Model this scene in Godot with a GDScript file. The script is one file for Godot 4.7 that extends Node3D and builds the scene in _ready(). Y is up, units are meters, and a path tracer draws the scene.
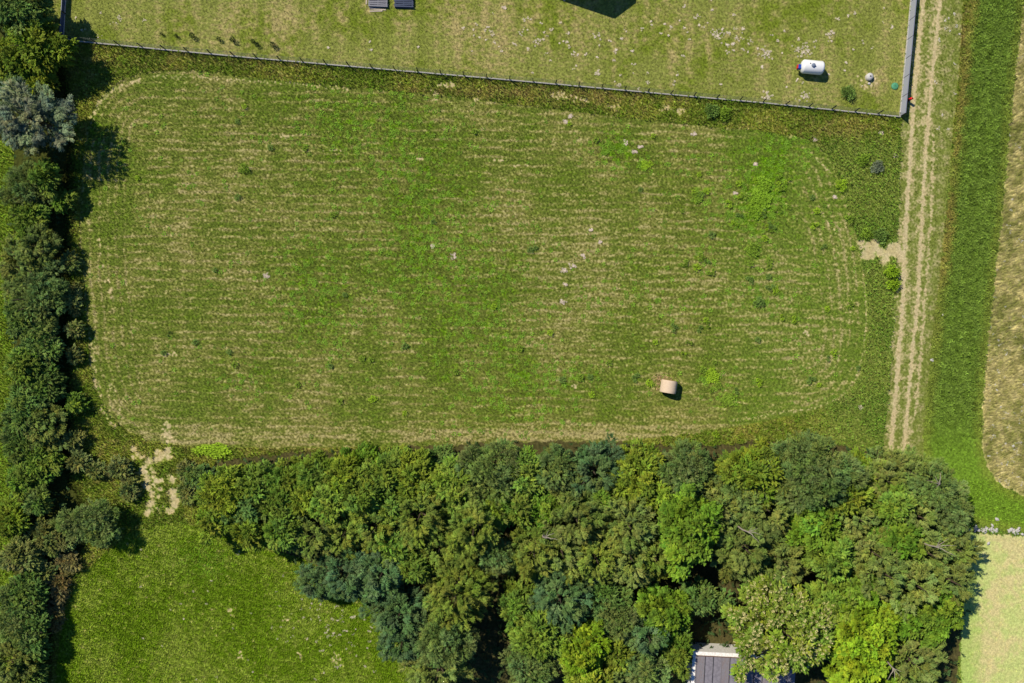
extends Node3D
# Aerial view straight down on a mown hay field, lawn, farm track, crop strip, hedgerow and a small wood.
# Plan coordinates are in tenths of a metre: u to the east, v to the south, with the point under the camera at (512, 341.5).

const CAM_H := 80.0
const U0 := -80.0
const V0 := -80.0
const MS := 1.5            # map pixels per 0.1 m
const MW := 1776
const MH := 1266

var rng := RandomNumberGenerator.new()
var col_map := PackedByteArray()
var cls := PackedByteArray()
var bare := PackedFloat32Array()
var M := {}
var names := {}

func _ready():
	rng.seed = 20240611
	# ---- camera
	var cam := Camera3D.new(); cam.name = "camera"
	cam.fov = 2.0 * rad_to_deg(atan(34.15 / CAM_H)); cam.near = 0.5; cam.far = 2000.0
	add_child(cam)
	cam.position = Vector3(0, CAM_H, 0); cam.rotation_degrees = Vector3(-90, 0, 0); cam.current = true
	# ---- sky
	var env := Environment.new()
	var sm := ProceduralSkyMaterial.new()
	sm.sky_top_color = Color(0.26, 0.42, 0.66); sm.sky_horizon_color = Color(0.68, 0.76, 0.84); sm.sky_curve = 0.12
	sm.ground_bottom_color = Color(0.16, 0.18, 0.10); sm.ground_horizon_color = Color(0.55, 0.62, 0.66)
	sm.sky_energy_multiplier = 0.85; sm.sun_angle_max = 1.0
	var sky := Sky.new(); sky.sky_material = sm
	env.background_mode = Environment.BG_SKY; env.sky = sky
	env.tonemap_mode = Environment.TONE_MAPPER_LINEAR
	env.tonemap_exposure = 1.12
	env.sdfgi_enabled = true; env.ssao_enabled = true; env.ssil_enabled = true
	var we := WorldEnvironment.new(); we.name = "world_environment"; we.environment = env; add_child(we)
	# ---- sun
	var sun := DirectionalLight3D.new(); sun.name = "sun"
	sun.light_energy = 1.5; sun.light_angular_distance = 0.5; sun.light_color = Color(1.0, 0.955, 0.87); sun.shadow_enabled = true
	add_child(sun)
	sun.look_at_from_position(Vector3.ZERO, Vector3(0.68, -1.0, 0.54), Vector3.UP)
	# ---- setting and objects
	make_materials()
	build_map()
	build_ground()
	build_grass()
	build_crops()
	build_mesh_fence()
	build_screen_fence()
	build_shed()
	build_house()
	build_garden_things()
	build_bale()
	build_stones()
	build_flecks()
	build_weeds()
	build_trees()

# ------------------------------------------------------------------ helpers
func P(u: float, v: float, h := 0.0) -> Vector3:
	# a point at height h that stands over / is seen at plan position (u, v)
	var k := (CAM_H - h) / CAM_H * 0.1
	return Vector3((u - 512.0) * k, h, (v - 341.5) * k)

func numbered(n: String) -> String:
	if not names.has(n):
		names[n] = 0
		return n
	names[n] += 1
	return "%s_%03d" % [n, names[n]]

func tag(o: Node, label: String, category: String, group := "", kind := ""):
	if label != "": o.set_meta("label", label)
	if category != "": o.set_meta("category", category)
	if group != "": o.set_meta("group", group)
	if kind != "": o.set_meta("kind", kind)

func base(called: String, at: Vector3, turn := 0.0) -> Node3D:
	var o := Node3D.new(); o.name = numbered(called); add_child(o)
	o.position = at; o.rotation.y = turn
	return o

func part(called: String, mesh: Mesh, m: Material, parent: Node, at := Vector3.ZERO, rot := Vector3.ZERO) -> MeshInstance3D:
	var o := MeshInstance3D.new()
	o.name = numbered(called) if parent == self else called
	o.mesh = mesh; o.material_override = m
	parent.add_child(o, true)
	o.position = at; o.rotation = rot
	return o

func many(called: String, mesh: Mesh, m: Material, parent: Node, buf: PackedFloat32Array) -> MultiMeshInstance3D:
	var mm := MultiMesh.new()
	mm.transform_format = MultiMesh.TRANSFORM_3D; mm.use_colors = true; mm.mesh = mesh
	mm.instance_count = buf.size() / 16
	mm.buffer = buf
	var o := MultiMeshInstance3D.new()
	o.name = numbered(called) if parent == self else called
	o.multimesh = mm; o.material_override = m
	parent.add_child(o, true)
	return o

func put(buf: PackedFloat32Array, b: Basis, p: Vector3, c: Vector3):
	buf.append_array([b.x.x, b.y.x, b.z.x, p.x, b.x.y, b.y.y, b.z.y, p.y, b.x.z, b.y.z, b.z.z, p.z, c.x, c.y, c.z, 1.0])

func mat(c: Color, rough := 0.9, spec := 0.3) -> StandardMaterial3D:
	var m := StandardMaterial3D.new()
	m.albedo_color = c; m.roughness = rough; m.metallic_specular = spec
	return m

func noise_tex(f: float, a: Color, b: Color, seed_ := 1, oct := 4) -> NoiseTexture2D:
	var n := FastNoiseLite.new(); n.seed = seed_; n.frequency = f; n.fractal_octaves = oct
	var t := NoiseTexture2D.new(); t.width = 256; t.height = 256; t.seamless = true; t.noise = n
	var g := Gradient.new(); g.set_color(0, a); g.set_color(1, b)
	g.set_offset(0, 0.25); g.set_offset(1, 0.75)
	t.color_ramp = g
	return t

func tri_mat(f: float, a: Color, b: Color, scale: float, rough := 0.9, seed_ := 1) -> StandardMaterial3D:
	var m := mat(Color.WHITE, rough)
	m.albedo_texture = noise_tex(f, a, b, seed_)
	m.uv1_triplanar = true; m.uv1_scale = Vector3.ONE * scale
	return m

func make_materials():
	var leaf := mat(Color.WHITE, 0.7, 0.18); leaf.vertex_color_use_as_albedo = true
	leaf.cull_mode = BaseMaterial3D.CULL_DISABLED; leaf.backlight = Color(0.55, 0.6, 0.32)
	M.leaf = leaf
	var gr := mat(Color.WHITE, 0.8, 0.2); gr.vertex_color_use_as_albedo = true
	gr.cull_mode = BaseMaterial3D.CULL_DISABLED; gr.backlight = Color(0.5, 0.5, 0.4)
	M.grass = gr
	var pl := mat(Color.WHITE, 0.95, 0.15); pl.vertex_color_use_as_albedo = true
	pl.cull_mode = BaseMaterial3D.CULL_DISABLED
	M.plain = pl
	M.bark = tri_mat(0.05, Color(0.23, 0.19, 0.15), Color(0.40, 0.36, 0.30), 1.3, 0.95, 5)
	M.dead = tri_mat(0.05, Color(0.50, 0.47, 0.43), Color(0.66, 0.63, 0.58), 1.3, 0.95, 6)
	M.concrete = tri_mat(0.04, Color(0.64, 0.63, 0.61), Color(0.78, 0.77, 0.74), 0.8, 0.95, 7)
	M.post = mat(Color(0.13, 0.15, 0.17), 0.5)
	M.wire = mat(Color(0.32, 0.37, 0.36), 0.5)
	M.stone = tri_mat(0.06, Color(0.60, 0.59, 0.58), Color(0.82, 0.81, 0.80), 2.2, 0.95, 8)

# ------------------------------------------------------------------ plan polygons
func pv(a: Array) -> PackedVector2Array:
	var o := PackedVector2Array()
	for i in range(0, a.size(), 2): o.append(Vector2(a[i], a[i + 1]))
	return o

func smooth_poly(p: PackedVector2Array, times := 2) -> PackedVector2Array:
	for k in times:
		var o := PackedVector2Array()
		for i in p.size():
			var a := p[i]; var b := p[(i + 1) % p.size()]
			o.append(a.lerp(b, 0.25)); o.append(a.lerp(b, 0.75))
		p = o
	return p

var FENCE := pv([52, 33, 67, 40, 160, 49, 256, 58, 512, 80, 768, 103, 900, 116.5])
var POLY := {}

func make_polys():
	POLY.lawn = pv([53, -80, 53, 33, 67, 40, 160, 49, 256, 58, 512, 80, 768, 103, 899, 116, 910, 0, 918, -80])
	POLY.field = smooth_poly(pv([86, 135, 92, 110, 108, 88, 135, 73, 175, 69, 256, 78, 346, 87, 440, 95, 512, 104, 620, 117, 700, 126, 790, 133, 826, 150, 842, 190, 856, 235, 866, 290, 868, 340, 860, 378, 838, 402, 800, 414, 730, 428, 640, 440, 540, 446, 400, 447, 256, 448, 190, 446, 140, 440, 108, 415, 92, 380, 88, 330, 84, 280, 78, 220]), 2)
	POLY.meadow = smooth_poly(pv([50, 763, 55, 680, 62, 625, 75, 585, 108, 548, 140, 530, 180, 520, 215, 532, 258, 548, 320, 562, 356, 590, 400, 635, 432, 690, 448, 763]), 2)
	POLY.wood = smooth_poly(pv([200, 470, 230, 458, 330, 450, 450, 445, 560, 440, 700, 446, 780, 440, 850, 446, 920, 462, 965, 500, 968, 560, 962, 620, 950, 763, 450, 763, 430, 690, 398, 630, 350, 578, 255, 540, 222, 526, 206, 505]), 1)
	POLY.hedge = smooth_poly(pv([-80, -80, 50, -80, 54, 40, 70, 70, 78, 130, 74, 220, 74, 330, 76, 420, 72, 470, 90, 500, 92, 545, 60, 590, 54, 640, 46, 763, -80, 763]), 1)
	POLY.track = pv([918, -80, 913, 0, 902, 116, 899, 200, 896, 300, 888, 400, 880, 470, 925, 470, 933, 400, 940, 300, 946, 200, 958, 80, 968, -80])
	POLY.crop = smooth_poly(pv([978, -80, 971, 0, 957, 100, 946, 228, 934, 330, 927, 400, 922, 450, 930, 480, 955, 500, 972, 528, 1104, 537, 1104, 514, 1024, 497, 998, 484, 984, 462, 981, 430, 984, 370, 992, 290, 1003, 200, 1012, 90, 1024, 0, 1033, -80]), 1)
	POLY.stubble = smooth_poly(pv([1033, -80, 1024, 0, 1012, 90, 1003, 200, 992, 290, 984, 370, 981, 430, 984, 462, 998, 484, 1024, 497, 1104, 514, 1104, -80]), 1)
	POLY.pale = pv([940, 532, 1104, 538, 1104, 763, 940, 763])

func sd_poly(p: Vector2, poly: PackedVector2Array) -> float:
	var d := 1e9
	var inside := false
	var n := poly.size()
	var j := n - 1
	for i in n:
		var a := poly[i]; var b := poly[j]
		var e := b - a; var w := p - a
		var t := clampf(w.dot(e) / maxf(e.length_squared(), 1e-6), 0.0, 1.0)
		d = minf(d, (w - e * t).length_squared())
		if (a.y > p.y) != (b.y > p.y) and p.x < (b.x - a.x) * (p.y - a.y) / (b.y - a.y) + a.x:
			inside = not inside
		j = i
	d = sqrt(d)
	return d if inside else -d

func sd_field(poly: PackedVector2Array) -> PackedFloat32Array:
	var cw := 148; var ch := 106
	var a := PackedFloat32Array(); a.resize(cw * ch)
	for y in ch:
		for x in cw:
			a[y * cw + x] = clampf(sd_poly(Vector2(U0 + (x + 0.5) * 8.0, V0 + (y + 0.5) * (1266.0 / 1.5) / ch), poly), -60.0, 60.0)
	var im := Image.create_from_data(cw, ch, false, Image.FORMAT_RF, a.to_byte_array())
	im.resize(MW, MH, Image.INTERPOLATE_CUBIC)
	return im.get_data().to_float32_array()

func noise_map(f: float, seed_: int, oct := 1, sx := 1.0, sy := 1.0) -> PackedByteArray:
	var n := FastNoiseLite.new(); n.seed = seed_; n.frequency = f / MS; n.fractal_octaves = oct
	n.noise_type = FastNoiseLite.TYPE_SIMPLEX_SMOOTH
	n.fractal_type = FastNoiseLite.FRACTAL_FBM if oct > 1 else FastNoiseLite.FRACTAL_NONE
	var im := n.get_image(int(ceil(MW / sx)), int(ceil(MH / sy)), false, false, false)
	im.convert(Image.FORMAT_L8)
	if sx != 1.0 or sy != 1.0: im.resize(MW, MH, Image.INTERPOLATE_BILINEAR)
	return im.get_data()

func blob_map(list: Array) -> PackedFloat32Array:
	# soft patches [u, v, ru, rv, strength]
	var cw := 148; var ch := 106
	var a := PackedFloat32Array(); a.resize(cw * ch)
	for y in ch:
		for x in cw:
			var u := U0 + (x + 0.5) * 8.0; var v := V0 + (y + 0.5) * 844.0 / ch
			var s := 0.0
			for b in list:
				var q: float = pow((u - b[0]) / b[2], 2) + pow((v - b[1]) / b[3], 2)
				if q < 6.0: s += b[4] * exp(-q)
			a[y * cw + x] = s
	var im := Image.create_from_data(cw, ch, false, Image.FORMAT_RF, a.to_byte_array())
	im.resize(MW, MH, Image.INTERPOLATE_CUBIC)
	return im.get_data().to_float32_array()

func stamp(u: float, v: float, r: float, s: float):
	var cx := (u - U0) * MS; var cy := (v - V0) * MS; var rr := r * MS
	for y in range(maxi(0, int(cy - rr)), mini(MH, int(cy + rr) + 2)):
		for x in range(maxi(0, int(cx - rr)), mini(MW, int(cx + rr) + 2)):
			var d := Vector2(x - cx, y - cy).length() / rr
			if d < 1.0:
				var k := y * MW + x
				bare[k] = maxf(bare[k], s * (1.0 - d * d))

func stamp_line(a: Array, r: float, s: float, gap := 0.0, jitter := 0.6, vary := 0.4):
	var p := pv(a)
	for i in p.size() - 1:
		var l := p[i].distance_to(p[i + 1])
		var t := 0.0
		while t < l:
			var q := p[i].lerp(p[i + 1], t / l)
			if rng.randf() > gap:
				stamp(q.x + rng.randfn(0, jitter), q.y + rng.randfn(0, jitter), r * rng.randf_range(1.0 - vary, 1.0 + vary * 0.7), s * rng.randf_range(1.0 - vary, 1.0))
			t += maxf(0.8, r * 0.45)

var _ctx := {}

func build_map():
	make_polys()
	bare.resize(MW * MH)
	col_map.resize(MW * MH * 3)
	cls.resize(MW * MH)
	# --- wheel ruts of the farm track
	stamp_line([929, -80, 923, 0, 918, 50, 913, 100, 910, 160, 905, 228, 903, 295, 898, 361, 894, 410, 890, 456, 887, 480], 3.0, 1.0, 0.04, 0.5, 0.35)
	stamp_line([929, -80, 923, 0, 918, 50, 913, 100, 910, 160, 905, 228, 903, 295, 898, 361, 894, 410, 890, 456, 887, 480], 6.5, 0.55, 0.3, 1.6, 0.5)
	stamp_line([946, -80, 940, 0, 933, 63, 926, 143, 921, 228, 918, 295, 911, 361, 907, 410, 903, 456, 900, 480], 2.6, 1.0, 0.06, 0.5, 0.35)
	stamp_line([946, -80, 940, 0, 933, 63, 926, 143, 921, 228, 918, 295, 911, 361, 907, 410, 903, 456, 900, 480], 6.0, 0.55, 0.3, 1.6, 0.5)
	stamp_line([933, 135, 932, 180, 930, 228, 925, 295, 920, 361, 915, 415], 1.8, 0.75, 0.25, 0.8)
	stamp_line([936, 0, 929, 70, 922, 130], 3.2, 0.6, 0.35, 2.2)
	stamp_line([930, 0, 924, 50, 919, 100, 916, 150], 2.5, 0.5, 0.55, 1.5)
	stamp_line([914, 228, 911, 300, 905, 361, 898, 440], 1.6, 0.45, 0.7, 2.0)
	stamp_line([897, 240, 896, 300, 892, 350], 2.2, 0.5, 0.5, 1.2)
	# --- trampled gateway
	for i in 90:
		var gu := rng.randf_range(862, 902)
		stamp(gu, 252 + rng.randfn(0, 3.2) + 3.0 * sin(gu * 0.35), rng.randf_range(2.5, 6), rng.randf_range(0.65, 1.0))
	for i in 14: stamp(rng.randf_range(858, 874), 245 + rng.randfn(0, 2.0), rng.randf_range(2, 4), 0.8)
	# --- paths between the hay field and the meadow
	stamp_line([164, 422, 168, 436, 170, 448], 4.0, 1.0, 0.1, 1.6, 0.6)
	stamp_line([170, 448, 158, 458, 146, 462, 143, 470, 148, 485, 152, 498, 147, 515], 3.8, 1.0, 0.15, 1.5, 0.6)
	stamp_line([162, 478, 148, 488], 3.2, 0.95, 0.2, 1.4, 0.6)
	stamp_line([172, 474, 176, 492, 175, 505, 168, 514], 4.4, 1.0, 0.1, 1.5, 0.6)
	stamp_line([130, 450, 140, 458, 156, 452, 168, 456], 3.4, 0.9, 0.25, 1.8, 0.6)
	stamp_line([150, 470, 160, 500, 158, 515], 3.0, 0.8, 0.5, 2.5, 0.6)
	# --- straw left along the turns of the hay field
	stamp_line([90, 122, 97, 104, 110, 92, 126, 84, 140, 79], 2.0, 0.7, 0.35, 1.0, 0.6)
	stamp_line([150, 76, 200, 77, 240, 80, 300, 84, 350, 89], 1.5, 0.6, 0.5, 0.9)
	stamp_line([98, 236, 102, 262, 108, 285, 115, 305, 117, 318], 1.9, 0.65, 0.65, 1.3, 0.6)
	stamp_line([92, 340, 95, 372, 101, 405, 112, 425, 120, 428], 1.9, 0.65, 0.6, 1.2, 0.6)
	stamp_line([108, 378, 114, 395, 121, 412], 1.8, 0.6, 0.6, 1.2, 0.6)
	stamp_line([863, 270, 866, 320, 863, 345], 0.9, 0.7, 0.3, 0.5)
	stamp_line([864, 350, 856, 378, 838, 398, 815, 408, 770, 414, 730, 421], 1.1, 0.6, 0.35, 0.6)
	stamp_line([820, 210, 830, 226, 836, 232], 1.4, 0.7, 0.3, 0.8)
	stamp_line([815, 158, 825, 168, 830, 172], 1.2, 0.7, 0.3, 0.7)
	stamp_line([838, 240, 842, 300, 846, 330], 1.0, 0.45, 0.6, 1.5)
	stamp_line([846, 250, 850, 300, 852, 340], 1.0, 0.45, 0.6, 1.5)
	# --- bare specks
	for a in [[288, 136, 8, 2], [335, 150, 9, 1.5], [418, 158, 7, 1.6], [170, 354, 6, 2], [500, 160, 7, 1.5], [807, 333, 4, 3], [560, 380, 4, 2], [575, 385, 4, 2], [556, 95, 14, 4], [582, 99, 9, 3], [615, 106, 5, 2], [435, 95, 4, 5], [447, 85, 12, 3], [476, 99, 3, 2], [665, 108, 10, 3], [680, 110, 5, 3], [518, 165, 6, 1.2], [145, 470, 3, 5], [230, 610, 3, 4], [240, 655, 3, 5], [300, 655, 3, 4], [337, 660, 5, 8], [285, 620, 4, 3], [645, 608, 4, 4], [705, 600, 4, 4], [870, 82, 10, 8]]:
		for k in int(a[2] * a[3] * 0.5) + 3:
			stamp(a[0] + rng.randfn(0, a[2] * 0.5), a[1] + rng.randfn(0, a[3] * 0.5), rng.randf_range(0.9, 2.0), rng.randf_range(0.45, 0.95))
	_ctx.lawn = sd_field(POLY.lawn); _ctx.field = sd_field(POLY.field); _ctx.meadow = sd_field(POLY.meadow)
	_ctx.wood = sd_field(POLY.wood); _ctx.hedge = sd_field(POLY.hedge); _ctx.track = sd_field(POLY.track)
	_ctx.crop = sd_field(POLY.crop); _ctx.stub = sd_field(POLY.stubble); _ctx.pale = sd_field(POLY.pale)
	_ctx.nf = noise_map(0.30, 11, 2); _ctx.nm = noise_map(0.085, 12, 3); _ctx.nl = noise_map(0.012, 13, 3)
	_ctx.ns = noise_map(0.17, 14, 3, 7.0, 1.0); _ctx.nd = noise_map(0.22, 15, 2, 2.2, 1.0); _ctx.nv = noise_map(0.05, 16, 2, 1.0, 9.0)
	# patches: dry straw, lush growth, dull brown growth
	_ctx.dry = blob_map([[560, 250, 130, 90, 0.10], [620, 300, 120, 60, 0.08], [200, 250, 90, 120, 0.06], [330, 436, 200, 11, 0.24], [560, 434, 130, 9, 0.30], [640, 432, 60, 8, 0.12], [730, 130, 40, 20, 0.06], [320, 150, 130, 30, 0.05], [740, 275, 70, 30, 0.06], [800, 320, 60, 60, 0.05], [450, 330, 90, 60, -0.05], [360, 330, 60, 60, 0.02], [690, 40, 90, 30, 0.10], [500, 30, 60, 40, 0.12], [290, 25, 70, 25, 0.15], [580, 40, 60, 40, 0.05], [460, 30, 30, 40, 0.05], [870, 82, 16, 14, 0.22], [830, 20, 60, 20, -0.10], [640, 62, 14, 18, -0.12], [90, 20, 40, 40, -0.10], [360, 40, 90, 14, -0.08], [180, 440, 60, 12, 0.12]])
	_ctx.lush = blob_map([[380, 140, 70, 55, 0.42], [420, 220, 40, 60, 0.45], [315, 300, 42, 50, 0.5], [480, 330, 60, 80, 0.38], [440, 270, 60, 50, 0.2], [240, 375, 30, 20, 0.3], [330, 110, 50, 25, 0.2], [640, 300, 60, 40, 0.18], [790, 160, 40, 18, 0.35], [763, 192, 22, 24, 1.2], [752, 220, 20, 16, 0.8], [770, 165, 18, 12, 0.5], [700, 258, 18, 10, 0.6], [756, 250, 14, 8, 0.6], [790, 140, 30, 10, 0.5], [613, 150, 20, 15, 1.1], [646, 164, 10, 9, 0.7], [712, 376, 14, 10, 0.5], [730, 400, 20, 14, 0.4], [720, 190, 50, 40, 0.25], [560, 375, 50, 14, 0.35], [530, 400, 40, 30, 0.3], [760, 300, 30, 20, 0.4], [205, 560, 28, 20, 0.9], [212, 450, 20, 6, 0.8], [95, 130, 8, 20, 0.3], [300, 600, 60, 40, 0.1], [112, 160, 20, 20, 0.15]])
	_ctx.brown = blob_map([[200, 62, 130, 12, 0.4], [500, 92, 120, 8, 0.7], [600, 100, 60, 8, 0.5], [830, 130, 40, 12, 0.7], [85, 300, 8, 40, 0.4], [60, 570, 14, 40, 0.9], [52, 600, 8, 30, 0.7], [110, 470, 20, 20, 0.35], [185, 480, 12, 16, 0.4], [330, 448, 120, 6, 0.5], [940, 200, 8, 200, 0.4], [965, 60, 7, 80, 0.7], [940, 180, 8, 60, 0.6], [780, 430, 60, 8, 0.3], [850, 400, 16, 14, 0.4]])
	var id := WorkerThreadPool.add_group_task(_paint_row, MH, -1, true)
	WorkerThreadPool.wait_for_group_task_completion(id)
	var im := Image.create_from_data(MW, MH, false, Image.FORMAT_RGB8, col_map)
	im.generate_mipmaps()
	var gm := mat(Color.WHITE, 0.97, 0.1)
	gm.albedo_texture = ImageTexture.create_from_image(im)
	M.ground = gm

func _paint_row(y: int):
	var lawn: PackedFloat32Array = _ctx.lawn; var field: PackedFloat32Array = _ctx.field; var meadow: PackedFloat32Array = _ctx.meadow
	var wood: PackedFloat32Array = _ctx.wood; var hedge: PackedFloat32Array = _ctx.hedge; var track: PackedFloat32Array = _ctx.track
	var crop: PackedFloat32Array = _ctx.crop; var stub: PackedFloat32Array = _ctx.stub; var pale: PackedFloat32Array = _ctx.pale
	var dry: PackedFloat32Array = _ctx.dry; var lush: PackedFloat32Array = _ctx.lush; var brown: PackedFloat32Array = _ctx.brown
	var nf: PackedByteArray = _ctx.nf; var nm: PackedByteArray = _ctx.nm; var nl: PackedByteArray = _ctx.nl
	var ns: PackedByteArray = _ctx.ns; var nd: PackedByteArray = _ctx.nd; var nv: PackedByteArray = _ctx.nv
	var v := V0 + y / MS
	var row := PackedByteArray(); row.resize(MW * 3)
	var straw := Vector3(178, 162, 120); var soil := Vector3(200, 184, 156)
	for x in MW:
		var k := y * MW + x
		var u := U0 + x / MS
		var f := nf[k] / 255.0; var m := nm[k] / 255.0; var l := nl[k] / 255.0; var s := ns[k] / 255.0; var d := nd[k] / 255.0
		var e := (m - 0.5) * 7.0 + (f - 0.5) * 3.0       # uneven edges
		# rough growth everywhere first
		var c := Vector3(118, 128, 46).lerp(Vector3(146, 148, 70), clampf(m * 1.8 - 0.4, 0, 1)).lerp(Vector3(94, 116, 38), smoothstep(0.42, 0.58, l) * 0.7).lerp(Vector3(150, 128, 84), clampf(brown[k] * 0.8 + (m - 0.58) * 0.9, 0, 0.65))
		c = c.lerp(straw, smoothstep(0.58, 0.78, f * 0.5 + d * 0.5) * 0.5)
		if u > 780.0: c = c.lerp(Vector3(112, 138, 64), 0.55 * smoothstep(780, 850, u) * smoothstep(125, 150, v + e))
		var t := 0
		if lawn[k] > 0.0:
			t = 2
			var vs := (nv[k] / 255.0 - 0.5)
			c = Vector3(110, 120, 52).lerp(Vector3(128, 134, 70), clampf(l + vs * 0.8, 0, 1))
			c = c.lerp(Vector3(160, 146, 102), clampf((m - 0.5) * 0.8 + dry[k] * 3.4 + (d - 0.5) * 1.2 + vs * 1.2 + 0.0, 0, 0.8))
			c = c.lerp(Vector3(96, 116, 28), clampf((0.46 - l) * 1.8 + (0.47 - m) * 1.2, 0, 0.65))
		elif field[k] + e * 0.4 > 0.0:
			t = 1
			var big := (l - 0.5) * 1.8 + (nv[k] / 255.0 - 0.5) * 0.5
			# mower passes: rows across the middle, loops round the headland
			var fd := field[k]
			var q := fd if fd < 46.0 and (u < 140.0 or u > 800.0) else v - 0.02 * u
			var loop := fd < 46.0 and (u < 140.0 or u > 800.0)
			var pass_ := 0.5 + 0.5 * cos(TAU * q / 8.6 + (l - 0.5) * 6.0 + (m - 0.5) * 1.4)
			pass_ = pass_ * pass_ * pass_ * (0.35 + 0.65 * smoothstep(0.36, 0.60, s * 0.5 + l * 0.5))
			c = Vector3(93, 109, 42).lerp(Vector3(120, 123, 62), clampf(big + (s - 0.5) * 0.9 + (m - 0.5) * 1.1 + dry[k] * 1.8 + pass_ * 0.6 + 0.26, 0, 1))
			var g := clampf(lush[k] - big * 0.25 + 0.10, 0, 1)
			if u > 690.0: c = c.lerp(Vector3(98, 122, 46), 0.55 * smoothstep(690, 770, u + e * 6.0))
			c = c.lerp(Vector3(86, 122, 18), (0.12 + 0.88 * g) * smoothstep(0.46, 0.60, m * 0.55 + f * 0.45))
			c = c.lerp(Vector3(98, 138, 26), smoothstep(0.5, 0.9, lush[k] + (m - 0.5) * 1.8 + (f - 0.5) * 0.8) * 0.75)
			var w := s * 0.26 + d * 0.22 + m * 0.18 + f * 0.34 + dry[k] * 0.5 + big * 0.05 - g * 0.05 + pass_ * (0.15 if loop else 0.10) - 0.034
			c = c.lerp(Vector3(142, 136, 86), smoothstep(0.46, 0.60, w) * 0.5)
			c = c.lerp(Vector3(172, 160, 122), smoothstep(0.56, 0.70, w) * 0.58)
		elif meadow[k] + e * 0.6 > 0.0:
			t = 3
			c = Vector3(100, 128, 28).lerp(Vector3(132, 150, 58), clampf((m - 0.5) * 1.5 + (l - 0.5) * 2.0 + (d - 0.5) * 1.0 + 0.45, 0, 1))
			c = c.lerp(Vector3(86, 134, 30), clampf(lush[k], 0, 1) * 0.6 * smoothstep(0.4, 0.6, f))
			c = c.lerp(straw, smoothstep(0.66, 0.8, f * 0.4 + d * 0.6) * 0.6)
		elif pale[k] + e * 0.7 > 0.0 and u > 960.0:
			t = 8
			c = Vector3(170, 184, 112).lerp(Vector3(188, 190, 124), clampf(m * 1.4 - 0.2, 0, 1)).lerp(Vector3(196, 178, 136), clampf(smoothstep(0.44, 0.66, l * 0.7 + m * 0.3) * 0.6, 0, 1))
			c = c.lerp(Vector3(150, 176, 90), smoothstep(990, 968, u + e * 2.0) * 0.7)
		if stub[k] + e * 0.5 > 0.0:
			t = 7
			c = Vector3(158, 154, 94).lerp(Vector3(202, 192, 138), clampf(m * 1.5 + d * 0.7 - 0.6, 0, 1)).lerp(Vector3(116, 124, 62), smoothstep(0.44, 0.62, l * 0.4 + f * 0.3 + (1.0 - m) * 0.3) * 0.75)
		elif crop[k] + e * 0.6 > 0.0:
			t = 6
			c = Vector3(91, 116, 44).lerp(Vector3(114, 140, 62), clampf(m * 1.4 - 0.2, 0, 1))
			if v > 400.0: c = c.lerp(Vector3(104, 136, 44), smoothstep(400, 470, v))
			c = c.lerp(Vector3(128, 136, 60), smoothstep(12.0, 2.0, crop[k] + e) * 0.5)
			var le := 970.0 - v * 0.108
			if v < 360.0: c = c.lerp(Vector3(146, 124, 72), 0.6 * smoothstep(9.0, 1.0, absf(u - le - 1.0) + e * 2.2) * smoothstep(0.30, 0.60, l * 0.5 + m * 0.5) * smoothstep(360, 280, v))
			if v > 480.0: t = 3
		elif track[k] + e * 0.3 > 0.0:
			t = 5
			c = Vector3(108, 120, 54).lerp(Vector3(158, 150, 112), clampf((f - 0.5) * 1.2 + (m - 0.5) * 1.8 + 0.18, 0, 0.85))
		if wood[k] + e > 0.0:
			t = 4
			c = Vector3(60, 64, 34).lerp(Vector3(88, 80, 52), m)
		elif hedge[k] + e * 1.4 > 0.0 and t != 2:
			t = 4 if hedge[k] > 10.0 else 0
			c = c.lerp(Vector3(66, 72, 32), smoothstep(-4, 10, hedge[k] + e))
			if u < 14.0 and v > 140.0: c = Vector3(112, 138, 40).lerp(Vector3(134, 150, 60), m); t = 0
		var b := bare[k]
		if b > 0.02:
			c = c.lerp(soil.lerp(straw, m), smoothstep(0.10, 0.70, b + ((f - 0.5) * 0.8 + (m - 0.5) * 0.7) * (1.1 - b) * (0.6 if t == 5 else 1.0)) * 0.86)
			if b > 0.5 and t != 4: t = 9
		# per-spot grain
		var gr := 1.0 + (f - 0.5) * (0.2 if t >= 8 else 0.28 if t == 5 else 0.5) + (fposmod(sin(float(k % 7919) * 12.9898 + float(y) * 78.233) * 43758.5, 1.0) - 0.5) * 0.22
		c *= gr
		row[x * 3] = clampi(int(c.x), 0, 255); row[x * 3 + 1] = clampi(int(c.y), 0, 255); row[x * 3 + 2] = clampi(int(c.z), 0, 255)
		cls[k] = t
	for i in MW * 3: col_map[y * MW * 3 + i] = row[i]

func sheet(called: String, poly: PackedVector2Array, y: float) -> MeshInstance3D:
	var st := SurfaceTool.new(); st.begin(Mesh.PRIMITIVE_TRIANGLES)
	var idx := Geometry2D.triangulate_polygon(poly)
	for i in range(0, idx.size(), 3):
		var a := poly[idx[i]]; var b := poly[idx[i + 1]]; var c := poly[idx[i + 2]]
		var tri := [a, b, c] if (b - a).cross(c - a) > 0 else [a, c, b]
		for q in tri:
			st.set_normal(Vector3.UP)
			st.set_uv(Vector2((q.x - U0) * MS / MW, (q.y - V0) * MS / MH))
			st.add_vertex(Vector3((q.x - 512.0) * 0.1, y, (q.y - 341.5) * 0.1))
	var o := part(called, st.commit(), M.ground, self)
	o.set_meta("kind", "structure")
	return o

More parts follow.
